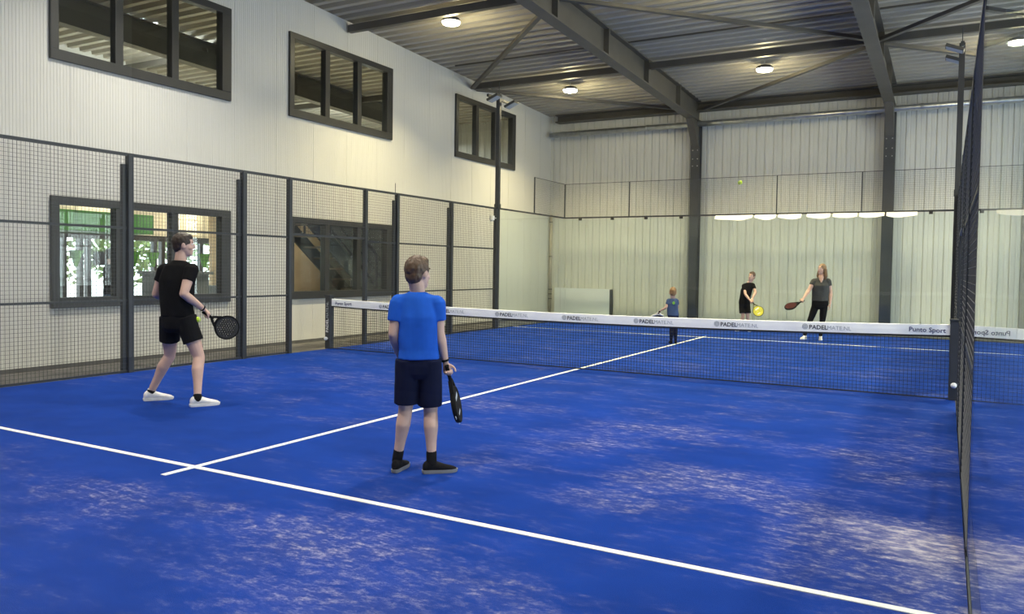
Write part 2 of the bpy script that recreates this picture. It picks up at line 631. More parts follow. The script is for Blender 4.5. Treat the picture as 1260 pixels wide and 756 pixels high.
for (xa, ya), (xb, yb) in nodes:
    MB().bar((xa, ya, zc(ya) - .22), (xb, yb, zc(yb) - .22), .10, .07).build('brace', M['beam'], ceil)


# ---- main roof beams (I sections with stiffeners) and columns
def zbm(y):
    return 6.10 - .026 * y


def ibeam(x, y0, y1, label, wf=.26):
    t = thing('roof_beam', label, 'beam', (x, 0, 0), kind='structure')

    def slab(xa, xb, da, db, nm):
        mb = MB()
        n = 0
        for yy in (y0, y1):
            for xx, dd in ((xa, da), (xb, da), (xb, db), (xa, db)):
                mb.v.append((xx, yy, zbm(yy) + dd))
        mb.f = [(0, 3, 2, 1), (4, 5, 6, 7), (0, 1, 5, 4), (1, 2, 6, 5), (2, 3, 7, 6), (3, 0, 4, 7)]
        mb.build(nm, M['beam'], t)
    slab(-wf / 2, wf / 2, 0, .03, 'bottom_flange')
    slab(-wf / 2, wf / 2, .57, .60, 'top_flange')
    slab(-.012, .012, .03, .57, 'web')
    yy = y0 + 1.2
    for yy in (-13, -8, -3, 2.05, 4.5, 7.0, 9.5):
        if y0 < yy < y1:
            for s in (-1, 1):
                MB().box(min(s * .012, s * wf / 2), max(s * .012, s * wf / 2), yy - .03, yy + .03, zbm(yy) + .03, zbm(yy) + .57).build('stiffener', M['beam'], t)
    return t


ibeam(-1.56, YN, YB - .02, 'wide dark steel roof beam crossing the upper middle of the picture')
ibeam(3.48, YN, YB - .02, 'dark steel roof beam running above the woman with the racket')
ibeam(8.5, YN, YB - .02, 'dark steel roof beam beyond the side glass')
ibeam(-10.35, YN, YB - .02, 'dark steel roof beam seen through the upper windows')


def column(x, label):
    t = thing('steel_column', label, 'column', (x, YB - .14, 0), kind='structure')
    h = zbm(YB) + .05
    MB().box(-.13, .13, -.125, -.105, -.03, h).build('front_flange', M['steel'], t)
    MB().box(-.13, .13, .085, .105, -.03, h).build('rear_flange', M['steel'], t)
    MB().box(-.012, .012, -.105, .085, -.03, h).build('web', M['steel'], t)
    # haunch under the roof beam
    mb = MB()
    pr = [(-.12, 5.05), (-.12, h), (-.85, h + .02), (-.78, h - .03)]
    for xx in (-.10, .10):
        for (yy, zz) in pr:
            mb.v.append((xx, yy, zz))
    mb.f = [(0, 1, 2, 3), (7, 6, 5, 4), (0, 4, 5, 1), (1, 5, 6, 2), (2, 6, 7, 3), (3, 7, 4, 0)]
    mb.build('haunch', M['beam'], t)
    for s in (-1, 1):
        for zz in (4.55, 4.75, 5.0):
            MB().tube((s * .07, -.14, zz), (s * .07, -.12, zz), .016, seg=6).build('bolt', M['galv'], t)


column(-1.58, 'dark steel column on the back wall beneath the wide roof beam')
column(3.48, 'dark steel column on the back wall to the right of the woman')
column(8.5, 'dark steel column on the back wall beyond the side glass')
column(-10.35, 'dark steel column in the upper annex room')
# eaves girder along the back wall
g = MB().box(-6.05, XR, YB - .34, YB - .02, zc(YB) - .24, zc(YB) - .21).box(-6.05, XR, YB - .16, YB - .13, zc(YB) - .21, zc(YB) - .03).box(-6.05, XR, YB - .34, YB - .02, zc(YB) - .03, zc(YB))
tag(g.build('eaves_beam', M['beam']), 'dark girder under the roof along the back wall', 'beam', kind='structure')

# ================================================================== ANNEX behind the left wall (seen through the windows)
tag(MB().box(-14, XL - .1, YN, YB, 3.15, 3.45).build('ceiling_lounge', M['cream']), 'cream lounge ceiling seen through the lower window', 'ceiling', kind='structure')
o = MB().box(-14.1, -14, YN, YB, 3.45, 7.4).build('wall_annex', M['wall'])
tag(o, 'pale far wall of the upper annex room', 'wall', kind='structure')
# lounge facade with glazed doors
fx = -11.0
f = MB().box(fx - .1, fx, -9, -2.0, 0, 3.15).box(fx - .1, fx, 2.9, YB, 0, 3.15).box(fx - .1, fx, -2.0, 2.9, 2.12, 3.15)
tag(f.build('wall_facade', M['cream']), 'cream lounge wall around the glazed entrance', 'wall', kind='structure')
dr = thing('door_1', 'dark-framed glazed lounge doors with daylight outside', 'door', (fx, 0, 0), kind='structure')
MB().box(-.08, .04, -2.0, 2.9, 2.02, 2.14).build('door_header', M['frame'], dr)
for yy in (-2.0, -1.31, -.95, -.78, .80, 1.0, 2.07, 2.85):
    MB().box(-.08, .04, yy - .045, yy + .045, 0, 2.04).build('door_stile', M['frame'], dr)
for a, c in ((-1.95, -1.36), (-.73, .75), (1.05, 2.02), (2.12, 2.80)):
    MB().box(-.03, -.01, a, c, .05, 2.02).build('pane', M['glass'], dr)
MB().box(.04, .07, -.70, -.30, 1.45, 1.75).build('door_notice', M['ink'], dr)
portal('lounge_door_portal', (fx - .12, .4, 1.05), (0, math.radians(-90), 0), 2.1, 4.9)
o = MB().box(-9.6, -8.6, -6.0, -.98, 2.07, 2.44).build('bulkhead', M['green'])
tag(o, 'green boxed bulkhead under the lounge ceiling', 'bulkhead')
o = MB().box(-9.0, -8.4, -.95, .15, 0, 1.30).box(-9.08, -8.32, -1.0, .2, 1.30, 1.36).build('bar_counter', M['counter'])
tag(o, 'grey bar counter inside the lounge window', 'counter')
o = MB().box(-9.0, -8.5, .55, 1.3, 0, 1.02).box(-9.05, -8.45, .5, 1.35, 1.02, 1.06).build('drinks_cabinet', M['counter'])
tag(o, 'low grey cabinet in the lounge behind the man', 'cabinet')
for i, (yy, ll) in enumerate(((-2.72, 'first tapered green pendant hanging at the lounge doors'), (-1.62, 'green tapered pendant hanging beside the window post'), (-1.22, 'green tapered pendant hanging over the bar counter'), (-.05, 'green tapered pendant hanging right of the man\'s head'))):
    t = thing('pendant', ll, 'pendant', (-8.3, yy, 0), group='green pendants in the lounge')
    MB().loft([((0, 0, 1.44), (.03, 0, 0), (0, .03, 0)), ((0, 0, 1.56), (.06, 0, 0), (0, .06, 0)), ((0, 0, 1.72), (.12, 0, 0), (0, .12, 0))], 12).build('pendant_shade', M['lgreen'], t)
    MB().tube((0, 0, 1.72), (0, 0, 3.15), .006, seg=5).build('cord', M['ink'], t)
for i, (xx, yy) in enumerate(((-7.3, -3.0), (-7.4, -.3), (-10.3, -.6), (-8.5, 2.2), (-10.3, 1.6))):  # unseen lights added to brighten the lounge and stair wall
    t = thing('added_ceiling_light', ('added unseen ceiling light over the bar', 'added unseen ceiling light near the staircase', 'added unseen ceiling light by the lounge doors', 'added unseen ceiling light behind the staircase', 'added unseen ceiling light between doors and stair wall')[i], 'light', (xx, yy, 3.15), group='added lounge ceiling lights')
    MB().box(-.35, .35, -.35, .35, -.05, 0).build('housing', M['white'], t)
    MB().box(-.31, .31, -.31, .31, -.056, -.05).build('diffuser', M['tube'], t)
# staircase
st = thing('staircase', 'dark steel staircase descending behind the lower window', 'staircase', (-7.08, 0, 0))
zs = lambda yy: 2.30 - .775 * (yy - 1.5)
for xx in (-.38, .38):
    MB().bar((xx, .1, zs(.1)), (xx, 4.4, zs(4.4)), .05, .30).build('stringer', M['steel'], st)
    MB().bar((xx, .1, zs(.1) + 1.0), (xx, 4.3, zs(4.3) + 1.0), .045, .045).build('handrail', M['steel'], st)
    MB().bar((xx, .1, zs(.1) + .62), (xx, 4.3, zs(4.3) + .62), .025, .025).build('mid_rail', M['steel'], st)
    for k in range(6):
        yy = .35 + k * .78
        MB().bar((xx, yy, zs(yy)), (xx, yy, zs(yy) + 1.0), .035, .035).build('baluster', M['steel'], st)
for k in range(14):
    yy = .2 + k * .30
    MB().box(-.36, .36, yy - .14, yy + .14, zs(yy) - .02, zs(yy) + .02).build('tread', M['wood'], st)
o = MB().box(-9.3, -9.2, .9, 4.5, 0, 3.15).build('wall_stair', M['tan'])
tag(o, 'tan panelled wall behind the staircase', 'wall', kind='structure')
o = MB().box(-9.3, -9.2, 4.5, YB, 0, 3.15).box(-9.2, XL - .12, 6.2, 6.3, 0, 3.15).build('wall_corridor', M['counter'])
tag(o, 'dark corridor wall beyond the staircase', 'wall', kind='structure')
# outside the lounge doors
o = MB().box(-60, fx - .1, -40, 40, -.2, -.03).build('pavement', M['paving'])
tag(o, 'pale pavement outside the lounge doors', 'pavement', kind='structure')


def tree(x, y, h, r, label, seed):
    t = thing('leafy_tree', label, 'tree', (x, y, 0), group='trees outside the lounge')
    MB().tube((0, 0, -.03), (0, 0, h * .55), .12, .07, 8).build('trunk', M['bark'], t)
    rnd = random.Random(seed)
    mb = MB()
    for k in range(900):
        d = Vector((rnd.gauss(0, 1), rnd.gauss(0, 1), rnd.gauss(0, 1))).normalized()
        q = Vector((0, 0, h * .58)) + Vector((d.x * r, d.y * r, d.z * h * .46)) * (rnd.random() ** .35)
        a = Vector((rnd.gauss(0, 1), rnd.gauss(0, 1), rnd.gauss(0, .6))).normalized() * rnd.uniform(.10, .2)
        c = a.orthogonal().normalized() * a.length * .55
        mb.quad(q - a, q + c, q + a, q - c)
    o = mb.build('foliage', M['leaf'], t)
    o['kind'] = 'stuff'


tree(-21, 4.5, 5.0, 2.0, 'leafy tree outside seen through the first lounge pane', 1)
tree(-23, 8.5, 4.2, 1.9, 'leafy tree outside behind the man\'s shoulder', 2)
tree(-25, 12.5, 5.5, 2.4, 'leafy tree outside at the far lounge pane', 3)
tree(-19, 10.8, 3.0, 1.2, 'low leafy bush outside the lounge doors', 4)

# ================================================================== COURT ENCLOSURE
_mesh_cache = {}


def wire_mesh(w_, h_, pitch=.05, r=.0019):
    """welded wire grid, w_ wide along local Y, h_ tall, one mesh shared by alike panels"""
    key = (round(w_, 3), round(h_, 3), pitch, r)
    if key in _mesh_cache:
        return _mesh_cache[key]
    mb = MB()

    def strip(a, b):
        # square wire without end caps
        mb.bar(a, b, 2 * r, 2 * r)
        del mb.f[-6:-4]
    n = int(round(w_ / pitch))
    for i in range(n + 1):
        strip((r, i * w_ / n, 0), (r, i * w_ / n, h_))
    n = int(round(h_ / pitch))
    for i in range(n + 1):
        strip((-r, 0, i * h_ / n), (-r, w_, i * h_ / n))
    me = mb.mesh('wire_mesh', M['wire'])
    _mesh_cache[key] = me
    return me


def panel(parent, x, y0, y1, z0, z1, r=.0019):
    o = inst('mesh_panel', wire_mesh(y1 - y0, z1 - z0, r=r), parent, (x, y0, z0))
    o['kind'] = 'stuff'
    return o


def side_fence(x, sgn, label):
    """sgn: +1 if the outside lies towards +x"""
    t = thing('side_fence', label, 'fence', (x, 0, 0))
    hw, rw, mo = (.04, .015, .02) if sgn < 0 else (.014, .009, -.003)
    for y in (-6, -4, -2, 2, 4, 6):
        if sgn > 0 and y == -6:
            MB().box(-.006, .006, y - .03, y + .03, -.03, 3.0).build('end_flat', M['post'], t)
            continue
        MB().box(-hw, hw, y - .04, y + .04, -.03, 3.0).build('post', M['post'], t, bevel=.004)
        if y != 6:
            MB().box(-.055 if sgn < 0 else -.016, .0, y - .105, y - .045, -.02, 2.87).build('fixing_plate', M['post'], t)
    for y in (-1, 1):
        MB().box(-hw, hw, y - .035, y + .035, -.03, 3.0).build('post', M['post'], t, bevel=.004)
    MB().box(-rw - .005, rw + .005, -6, 6, 2.985, 3.025).build('top_rail', M['post'], t)
    for a, c in ((-6, -4), (-4, -2), (-2, -1), (1, 2), (2, 4), (4, 6)):
        for z in (.02, 1.0, 2.0):
            MB().box(-rw, rw, a + .04, c - .04, z - .015, z + .015).build('rail', M['post'], t)
        for z in (0.02, 1.0, 2.0):
            panel(t, mo, a + (.0 if sgn > 0 and a == -6 else .045), c - .045, z + .01, z + .98)
    MB().box(-.018, .018, -1, 1, 2.03, 2.07).build('rail', M['post'], t)
    panel(t, mo, -.965, .965, 2.07, 2.985)
    MB().tube((0, 1.93, 3.02), (0, 1.93, 3.22), .006, seg=6).build('rod', M['post'], t)
    return t


side_fence(-5.0, -1, 'dark post and wire mesh side fence in front of the windows')
side_fence(5.02, 1, 'dark wire mesh side fence seen edge-on beside the glass')


def lamp_pole(x, y, sgn, label):
    t = thing('light_pole', label, 'light pole', (x - .0, y, 0))
    MB().box(-.05, .05, .045, .145, -.03, 5.85).build('pole', M['post'], t, bevel=.005)
    MB().box(-.06, .06, .03, .16, 3.0, 3.12).build('collar', M['post'], t)
    MB().bar((0, -.45, 5.72), (0, .65, 5.72), .06, .06).build('crossarm', M['post'], t)
    MB().tube((0, .095, 5.85), (0, .095, 6.15), .008, seg=6).build('rod', M['post'], t)
    for yy in (-.34, .52):
        fl_ = MB().box(-.16, .16, -.13, .13, -.03, .03).build('floodlight', M['lampbody'], t, (-.12 * sgn, yy, 5.66), bevel=.01)
        fl_.rotation_euler = (0, math.radians(22) * sgn, 0)
        MB().box(-.14, .14, -.11, .11, -.036, -.031).build('lens', M['inkgrey'], fl_)
        MB().bar((.08 * sgn, 0, .03), (.12 * sgn, 0, .09), .03, .02).build('bracket', M['galv'], fl_)
    return t


lamp_pole(-5.0, 5.98, -1, 'tall dark pole with unlit floodlights in front of the third upper window')
lamp_pole(5.0, 5.98, 1, 'tall dark pole with floodlights rising above the edge-on mesh fence')

# small white sensor box on the fence
t = thing('sensor_box', 'small white sensor box beside the tall pole', 'sensor', (-4.97, 5.76, 2.70))
MB().box(-.05, .05, -.05, .05, 0, .11).build('housing', M['white'], t, bevel=.012)
MB().tube((0, 0, -.03), (0, 0, .0), .03, .035, 10).build('lens', M['inkgrey'], t)
MB().bar((0, .05, .06), (0, .2, .06), .02, .02).build('bracket', M['inkgrey'], t)


def glass_run(name, label, p0, p1, n, panes_top=3.0, mesh_bays=(), rail_bays=None, clamps=True, gm='glass'):
    """row of glass panes from p0 to p1 (xy), n bays; mesh_bays: indices that carry a 1 m mesh above"""
    p0, p1 = Vector(p0), Vector(p1)
    d = (p1 - p0).normalized()
    L_ = (p1 - p0).length / n
    ang = math.atan2(d.y, d.x) - math.pi / 2          # local Y along the run
    t = thing(name, label, 'glass wall', (p0.x, p0.y, 0), ang)
    for i in range(n):
        MB().box(-.006, .006, i * L_ + .004, (i + 1) * L_ - .004, .015, panes_top - .02).build('pane', M[gm], t)
        MB().box(-.011, .011, i * L_ + .01, (i + 1) * L_ - .01, -.03, .015).build('shoe_rail', M['post'], t)
    for i in (rail_bays if rail_bays is not None else range(n)):
        MB().box(-.02, .02, i * L_, (i + 1) * L_, panes_top - .005, panes_top + .035).build('top_rail', M['post'], t)
    if clamps:
        for i in range(n):
            for q in (.25, .75):
                MB().box(-.03, .03, (i + q) * L_ - .04, (i + q) * L_ + .04, panes_top - .06, panes_top + .02).build('clamp', M['rubber'], t)
    ends = set()
    for i in mesh_bays:
        ends |= {i, i + 1}
        panel(t, 0, i * L_ + .012, (i + 1) * L_ - .012, panes_top + .04, panes_top + 1.0, .0013)
        MB().box(-.008, .008, i * L_, (i + 1) * L_, panes_top + .992, panes_top + 1.006).build('mesh_rail', M['post'], t)
    for i in ends:
        MB().box(-.014, .014, i * L_ - .014, i * L_ + .014, panes_top + .03, panes_top + 1.006).build('mesh_post', M['post'], t)
    return t


glass_run('glass_wall', 'tall clear glass wall at the far end of the court', (5, 10), (-5, 10), 5, mesh_bays=range(5))
glass_run('glass_wall', 'clear glass side wall in the far corner by the white board', (-5, 6.14), (-5, 10), 2, mesh_bays=(1,), clamps=False)
glass_run('glass_wall', 'clear glass side wall in the far corner behind the edge-on mesh', (5, 6.14), (5, 10), 2, mesh_bays=(1,), clamps=False)
glass_run('glass_wall', 'clear glass side wall mirroring the net at the picture edge', (5.02, -10), (5.02, -6.06), 2, mesh_bays=(0,), clamps=False)
glass_run('glass_wall', 'clear glass end wall the view is taken through', (-5, -10), (5, -10), 5, mesh_bays=range(5), clamps=False, gm='clearglass')

# ================================================================== NET
net = thing('padel_net', 'black padel net with white printed tape across the court', 'net')
ztop = lambda x: .915 - .075 * (1 - (x / 5) ** 2)
TH = .125
mb = MB()
r = .0018


def wire(a, b):
    mb.bar(a, b, 2 * r, 2 * r)
    del mb.f[-6:-4]


n = 220
for i in range(n + 1):
    x = -4.93 + 9.86 * i / n
    wire((x, 0, .005), (x, 0, ztop(x) - TH + .01))
rows = 17
seg = 24
for j in range(rows + 1):
    for i in range(seg):
        xa, xb = -4.93 + 9.86 * i / seg, -4.93 + 9.86 * (i + 1) / seg
        wire((xa, .004, .008 + (ztop(xa) - TH) * j / rows), (xb, .004, .008 + (ztop(xb) - TH) * j / rows))
o = mb.build('net_mesh', M['netwire'], net)
o['kind'] = 'stuff'
mb = MB()
seg = 40
ringp = [(-.011, 0), (-.013, -TH * .5), (-.011, -TH), (.011, -TH), (.013, -TH * .5), (.011, 0), (0, .006)]
for i in range(seg + 1):
    x = -4.93 + 9.86 * i / seg
    for (yy, zz) in ringp:
        mb.v.append((x, yy, ztop(x) + zz))
k = len(ringp)
for i in range(seg):
    for j in range(k):
        a = i * k + j
        c = i * k + (j + 1) % k
        mb.f.append((a, c, c + k, a + k))
mb.build('tape', M['tape'], net)
MB().bar((-4.93, 0, .012), (4.93, 0, .012), .01, .014).build('bottom_cord', M['netwire'], net)
mb = MB()
for i in range(24):
    xa, xb = -4.93 + 9.86 * i / 24, -4.93 + 9.86 * (i + 1) / 24
    mb.bar((xa, 0, ztop(xa) - TH - .012), (xb, 0, ztop(xb) - TH - .012), .014, .024)
mb.build('head_cord', M['netwire'], net)
for x in (-4.99, 4.99):
    s = 1 if x > 0 else -1
    po = MB().box(x - .06, x + .06, -.055, .055, 0, .97).build('net_post', M['post'], net, bevel=.01)
    MB().box(x - .07, x + .07, -.065, .065, .965, .985).build('post_cap', M['post'], po)
    mb = MB().ellipsoid((x - .005 * s, -.10, .19), (.034, 0, 0), (0, .034, 0), (0, 0, .034))
    mb.tube((x - .005 * s, -.10, .19), (x - .005 * s, -.05, .19), .012)
    mb.build('winder_knob', M['white'], po, smooth=True)


def text_mesh(txt, size, m, parent, name, loc, rot, bold=0.0):
    cu = bpy.data.curves.new(name, 'FONT')
    cu.body = txt
    cu.size = size
    cu.offset = bold
    cu.extrude = .0006
    cu.resolution_u = 2
    tmp = bpy.data.objects.new('tmp', cu)
    SHOP.collection.objects.link(tmp)
    with bpy.context.temp_override(scene=SHOP, view_layer=SHOP.view_layers[0]):
        dg = bpy.context.evaluated_depsgraph_get()
    dg.update()
    me = bpy.data.meshes.new_from_object(tmp.evaluated_get(dg))
    bpy.data.objects.remove(tmp)
    bpy.data.curves.remove(cu)
    me.name = name
    me.materials.clear()
    me.materials.append(m)
    o = bpy.data.objects.new(name, me)
    link(o, parent)
    o.location = loc
    o.rotation_euler = rot
    return o


R90 = (math.radians(90), 0, 0)
YT = -.0155
for lx in (-3.80, -2.62, -1.43, -.24, .92, 2.10, 3.26):
    zz = ztop(lx + .2) - TH * .5
    mb = MB()
    for (ra, rb) in ((.036, .028), (.020, .012)):
        for i in range(20):
            a, c = 2 * math.pi * i / 20, 2 * math.pi * (i + 1) / 20
            mb.quad((lx + ra * math.cos(a), YT, zz + ra * math.sin(a)), (lx + ra * math.cos(c), YT, zz + ra * math.sin(c)), (lx + rb * math.cos(c), YT, zz + rb * math.sin(c)), (lx + rb * math.cos(a), YT, zz + rb * math.sin(a)))
    for k in range(5):
        xo = -.026 + k * .013
        mb.quad((lx + xo - .002, YT, zz - .02), (lx + xo + .002, YT, zz - .02), (lx + xo + .006, YT, zz + .02), (lx + xo + .002, YT, zz + .02))
    mb.build('tape_logo', M['inkgrey'], net)
    text_mesh('PADEL', .078, M['ink'], net, 'tape_lettering', (lx + .05, YT, zz - .029), R90, .0015)
    text_mesh('MATE.NL', .072, M['inkgrey'], net, 'tape_lettering', (lx + .272, YT, zz - .027), R90)
text_mesh('Punto Sport', .082, M['inkblue'], net, 'tape_lettering', (4.48, YT, ztop(4.7) - TH * .5 - .03), R90, .001)
text_mesh('Punto Sport', .078, M['inkblue'], net, 'tape_lettering', (-4.84, YT, ztop(-4.6) - TH * .5 - .03), R90, .001)
text_mesh('PADEL', .085, M['white'], net, 'post_lettering', (-4.965, -.057, .30), (math.radians(90), math.radians(-90), 0), .0012)
text_mesh('MATE.NL', .075, M['inkgrey'], net, 'post_lettering', (-4.965, -.057, .56), (math.radians(90), math.radians(-90), 0))

# ================================================================== HALL FITTINGS
def high_bay(x, y, label, power=1.0):
    z = zc(y) - .02
    tone = (.92, .97, 1) if x < -6 else (LAMP_COL if y > 0 else (1, .94, .82))     # near lamps set whiter to cool the near left wall
    t = thing('high_bay_lamp', label, 'lamp', (x, y, z), group='high-bay lamps under the roof')
    MB().tube((0, 0, 0), (0, 0, -.10), .012, seg=6).build('hanger', M['galv'], t)
    MB().loft([((0, 0, -.10), (.08, 0, 0), (0, .08, 0)), ((0, 0, -.13), (.17, 0, 0), (0, .17, 0)), ((0, 0, -.20), (.20, 0, 0), (0, .20, 0))], 20).build('housing', M['lampbody'], t)
    MB().loft([((0, 0, -.20), (.185, 0, 0), (0, .185, 0)), ((0, 0, -.235), (.17, 0, 0), (0, .17, 0)), ((0, 0, -.255), (.10, 0, 0), (0, .10, 0))], 20).build('lens', M['lens'], t, smooth=True)
    d = bpy.data.lights.new('high_bay_light', 'AREA')
    d.shape = 'DISK'
    d.size = .34
    d.spread = math.radians(125)
    d.energy = LAMP_W * power
    d.color = tone
    o = bpy.data.objects.new('high_bay_light', d)
    link(o, t)
    o.location = (0, 0, -.262)
    d = bpy.data.lights.new('added_fill_light', 'POINT')  # added light below the lamp, brightens the roof deck
    d.shadow_soft_size = .12
    d.energy = LAMP_FILL * (power if x > -6 else 4)
    d.color = tone
    o = bpy.data.objects.new('added_fill_light', d)
    link(o, t)
    o.location = (0, 0, -.40)


HB = {(-4, 8.1): 'glowing round roof lamp near the back left corner', (-4, 2.4): 'glowing round roof lamp over the left wall above the middle window', (1, 8.1): 'glowing round roof lamp between the two roof beams',
      (1, 2.4): 'round roof lamp just above the picture between the beams', (6, 8.1): 'glowing round roof lamp seen past the edge-on fence',
      (6, 2.4): 'round roof lamp above the side fence out of view', (-4, -3.3): 'round roof lamp above the man out of view', (1, -3.3): 'round roof lamp above the boy out of view', (6, -3.3): 'round roof lamp beyond the near side glass',
      (-4, -9.0): 'round roof lamp over the near left court corner', (1, -9.0): 'round roof lamp over the near service area', (6, -9.0): 'round roof lamp beside the viewer', (-11.4, 1.1): 'round lamp in the upper annex room seen through the window',
      (-11.4, 7.5): 'round lamp in the upper annex room by the back wall'}
for (x, y), lb in HB.items():
    high_bay(x, y, lb, .5 if x < -6 else (.70 if y < 0 else 1.0))

# ventilation pipe along the back wall
t = thing('vent_pipe', 'long galvanised pipe running along the back wall', 'pipe', (0, YB - .36, 5.73))
MB().tube((-6.2, 0, 0), (XR, 0, 0), .08, seg=16).build('pipe_run', M['galv'], t, smooth=True)
for x in (-5.2, -3.0, -.8, 1.2, 2.9, 4.2, 6.4):
    MB().tube((x - .03, 0, 0), (x + .03, 0, 0), .095, seg=16).bar((x, 0, .05), (x, .33, .12), .03, .03).build('pipe_clamp', M['galv'], t)
# down pipe in the corner
t = thing('down_pipe', 'thin pale pipe in the corner of the hall', 'pipe', (XL + .09, YB - .09, 0))
MB().tube((0, 0, -.03), (0, 0, 3.25), .045, seg=12).build('pipe_run', mat('pipe_beige', (.46, .40, .33), .5), t, smooth=True)
for z in (.55, .7, .85, 1.9, 3.0):
    MB().tube((0, 0, z), (0, 0, z + .03), .058, seg=12).build('pipe_clip', M['plinth'], t)
# white board standing against the back wall
t = thing('white_board', 'flat white board standing against the back wall behind the net', 'board', (-5.12, YB - .17, 0))
MB().box(-.93, -.55, -.03, .03, -.03, .92).build('board_sheet', M['board'], t, bevel=.004)
MB().box(-.545, .95, -.03, .03, -.03, .92).build('board_sheet', M['board'], t, bevel=.004)
MB().box(.95, 1.0, -.02, .12, -.03, .91).build('shadow_gap_strip', M['steel'], t)  # dark strip standing in for the shadow gap beside the board


def racket(name, label, mw, face, frame, grip, parent=None, accent=None, holes=True):
    """padel racket, butt at the origin, tip along +Y, face normal +Z"""
    t = thing(name, label, 'racket')
    t.matrix_world = mw
    cy, a, c = .322, .128, .135
    outer = []
    for i in range(40):
        an = 2 * math.pi * i / 40
        x, y = a * math.cos(an), cy + c * math.sin(an)
        if y < cy:
            x *= 1 - .18 * ((cy - y) / c) ** 2
        outer.append(Vector((x, y, 0)))
    loops = [outer]
    if holes:
        for i in range(-4, 5):
            for j in range(-4, 5):
                x, y = i * .026 + (j % 2) * .013, cy + .01 + j * .0235
                if (x / (a - .03)) ** 2 + ((y - cy) / (c - .03)) ** 2 < 1:
                    loops.append([Vector((x + .0085 * math.cos(-q * math.pi / 4), y + .0085 * math.sin(-q * math.pi / 4), 0)) for q in range(8)])
    tris = tessellate_polygon(loops)
    flat = [p for l in loops for p in l]
    mb = MB()
    h = .016
    nn = len(flat)
    for z in (h, -h):
        for p in flat:
            mb.v.append((p.x, p.y, z))
    for q in tris:
        p0, p1, p2 = (flat[i] for i in q)
        ccw = (p1 - p0).cross(p2 - p0).z > 0
        q = tuple(q) if ccw else tuple(reversed(q))
        mb.f.append(q)
        mb.f.append(tuple(i + nn for i in reversed(q)))
    s = 0
    for l in loops:
        m_ = len(l)
        for i in range(m_):
            j = (i + 1) % m_
            mb.f.append((s + i, s + i + nn, s + j + nn, s + j))
        s += m_
    mb.build('face', face, t)
    mb = MB()
    m_ = len(outer)
    for p in outer:
        d = Vector((p.x, p.y - cy, 0)).normalized()
        for e, z in ((-.008, -.019), (.006, -.016), (.009, 0), (.006, .016), (-.008, .019)):
            mb.v.append(tuple(p + d * e + Vector((0, 0, z))))
    for i in range(m_):
        j = (i + 1) % m_
        for k in range(5):
            l_ = (k + 1) % 5
            mb.f.append((i * 5 + k, j * 5 + k, j * 5 + l_, i * 5 + l_))
    fr = mb.build('rim', frame, t, smooth=True)
    mb = MB()
    for s in (-1, 1):
        mb.bar((s * .012, .125, 0), (s * .062, .205, 0), .022, .03)
    mb.bar((-.05, .192, 0), (.05, .192, 0), .03, .016)
    mb.build('throat', frame, t)
    g = MB().loft([((0, 0, 0), (.017, 0, 0), (0, 0, .015)), ((0, .008, 0), (.019, 0, 0), (0, 0, .017)), ((0, .02, 0), (.0155, 0, 0), (0, 0, .0135)), ((0, .13, 0), (.0155, 0, 0), (0, 0, .0135)), ((0, .14, 0), (.013, 0, 0), (0, 0, .013))], 14).build('grip', grip, t, smooth=True)
    if accent:
        mb = MB()
        for z in (.0165, -.0165):
            for (x, y, w2, h2) in ((.0, cy - .06, .05, .02), (.02, cy + .06, .04, .012)):
                mb.quad((x - w2, y - h2, z), (x + w2, y - h2 * .6, z), (x + w2, y + h2, z), (x - w2, y + h2 * .6, z))
        mb.build('face_print', accent, t)
        mb = MB()
        for an in (.25, 1.1, 2.4):
            p = Vector((.139 * math.cos(an), cy + .146 * math.sin(an), 0))
            q = Vector((.139 * math.cos(an + .2), cy + .146 * math.sin(an + .2), 0))
            mb.bar(p, q, .016, .004)
        mb.build('rim_mark', accent, t)
    return t


def ball(label, loc):
    t = thing('padel_ball', label, 'ball', loc)
    MB().ellipsoid((0, 0, 0), (.033, 0, 0), (0, .033, 0), (0, 0, .033)).build('felt', M_ball, t, smooth=True)
    mb = MB()
    pts = []
    for i in range(48):
        a = 2 * math.pi * i / 48
        v = Vector((math.cos(a) + .35 * math.cos(3 * a), math.sin(a) - .35 * math.sin(3 * a), .9 * math.sin(2 * a))).normalized() * .0333
        pts.append(v)
    for i in range(48):
        mb.bar(pts[i], pts[(i + 1) % 48], .003, .002)
    mb.build('seam', M['white'], t)
    return t


M_ball = mat('ball_felt', (.55, .75, .06), .9, var=.1, bump=.4, bscale=300)

# white film hanging in shallow folds below the rail of the far glass
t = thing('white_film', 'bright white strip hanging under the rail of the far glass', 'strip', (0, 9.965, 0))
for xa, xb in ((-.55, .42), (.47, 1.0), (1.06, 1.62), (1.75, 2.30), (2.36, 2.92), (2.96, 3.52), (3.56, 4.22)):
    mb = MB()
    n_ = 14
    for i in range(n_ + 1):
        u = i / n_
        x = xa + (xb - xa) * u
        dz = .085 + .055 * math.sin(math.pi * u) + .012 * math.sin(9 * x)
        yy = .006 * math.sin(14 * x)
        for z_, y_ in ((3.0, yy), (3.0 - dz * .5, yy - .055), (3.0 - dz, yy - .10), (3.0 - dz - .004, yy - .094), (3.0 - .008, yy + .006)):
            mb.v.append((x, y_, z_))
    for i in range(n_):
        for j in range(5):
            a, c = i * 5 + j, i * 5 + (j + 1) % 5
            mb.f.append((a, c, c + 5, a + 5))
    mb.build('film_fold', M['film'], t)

# ================================================================== PEOPLE
UP = Vector((0, 0, 1))
SKIN = mat('skin_fair', (0.60, 0.39, 0.32), .55, var=.06, vscale=14)
SKIN2 = mat('skin_pale', (0.60, 0.40, 0.33), .55, var=.06, vscale=14)
EYEW = mat('eye_white', (.8, .8, .78), .3)
EYED = mat('eye_dark', (.02, .015, .01), .3)
LIPS = mat('lips', (.42, .17, .15), .5)


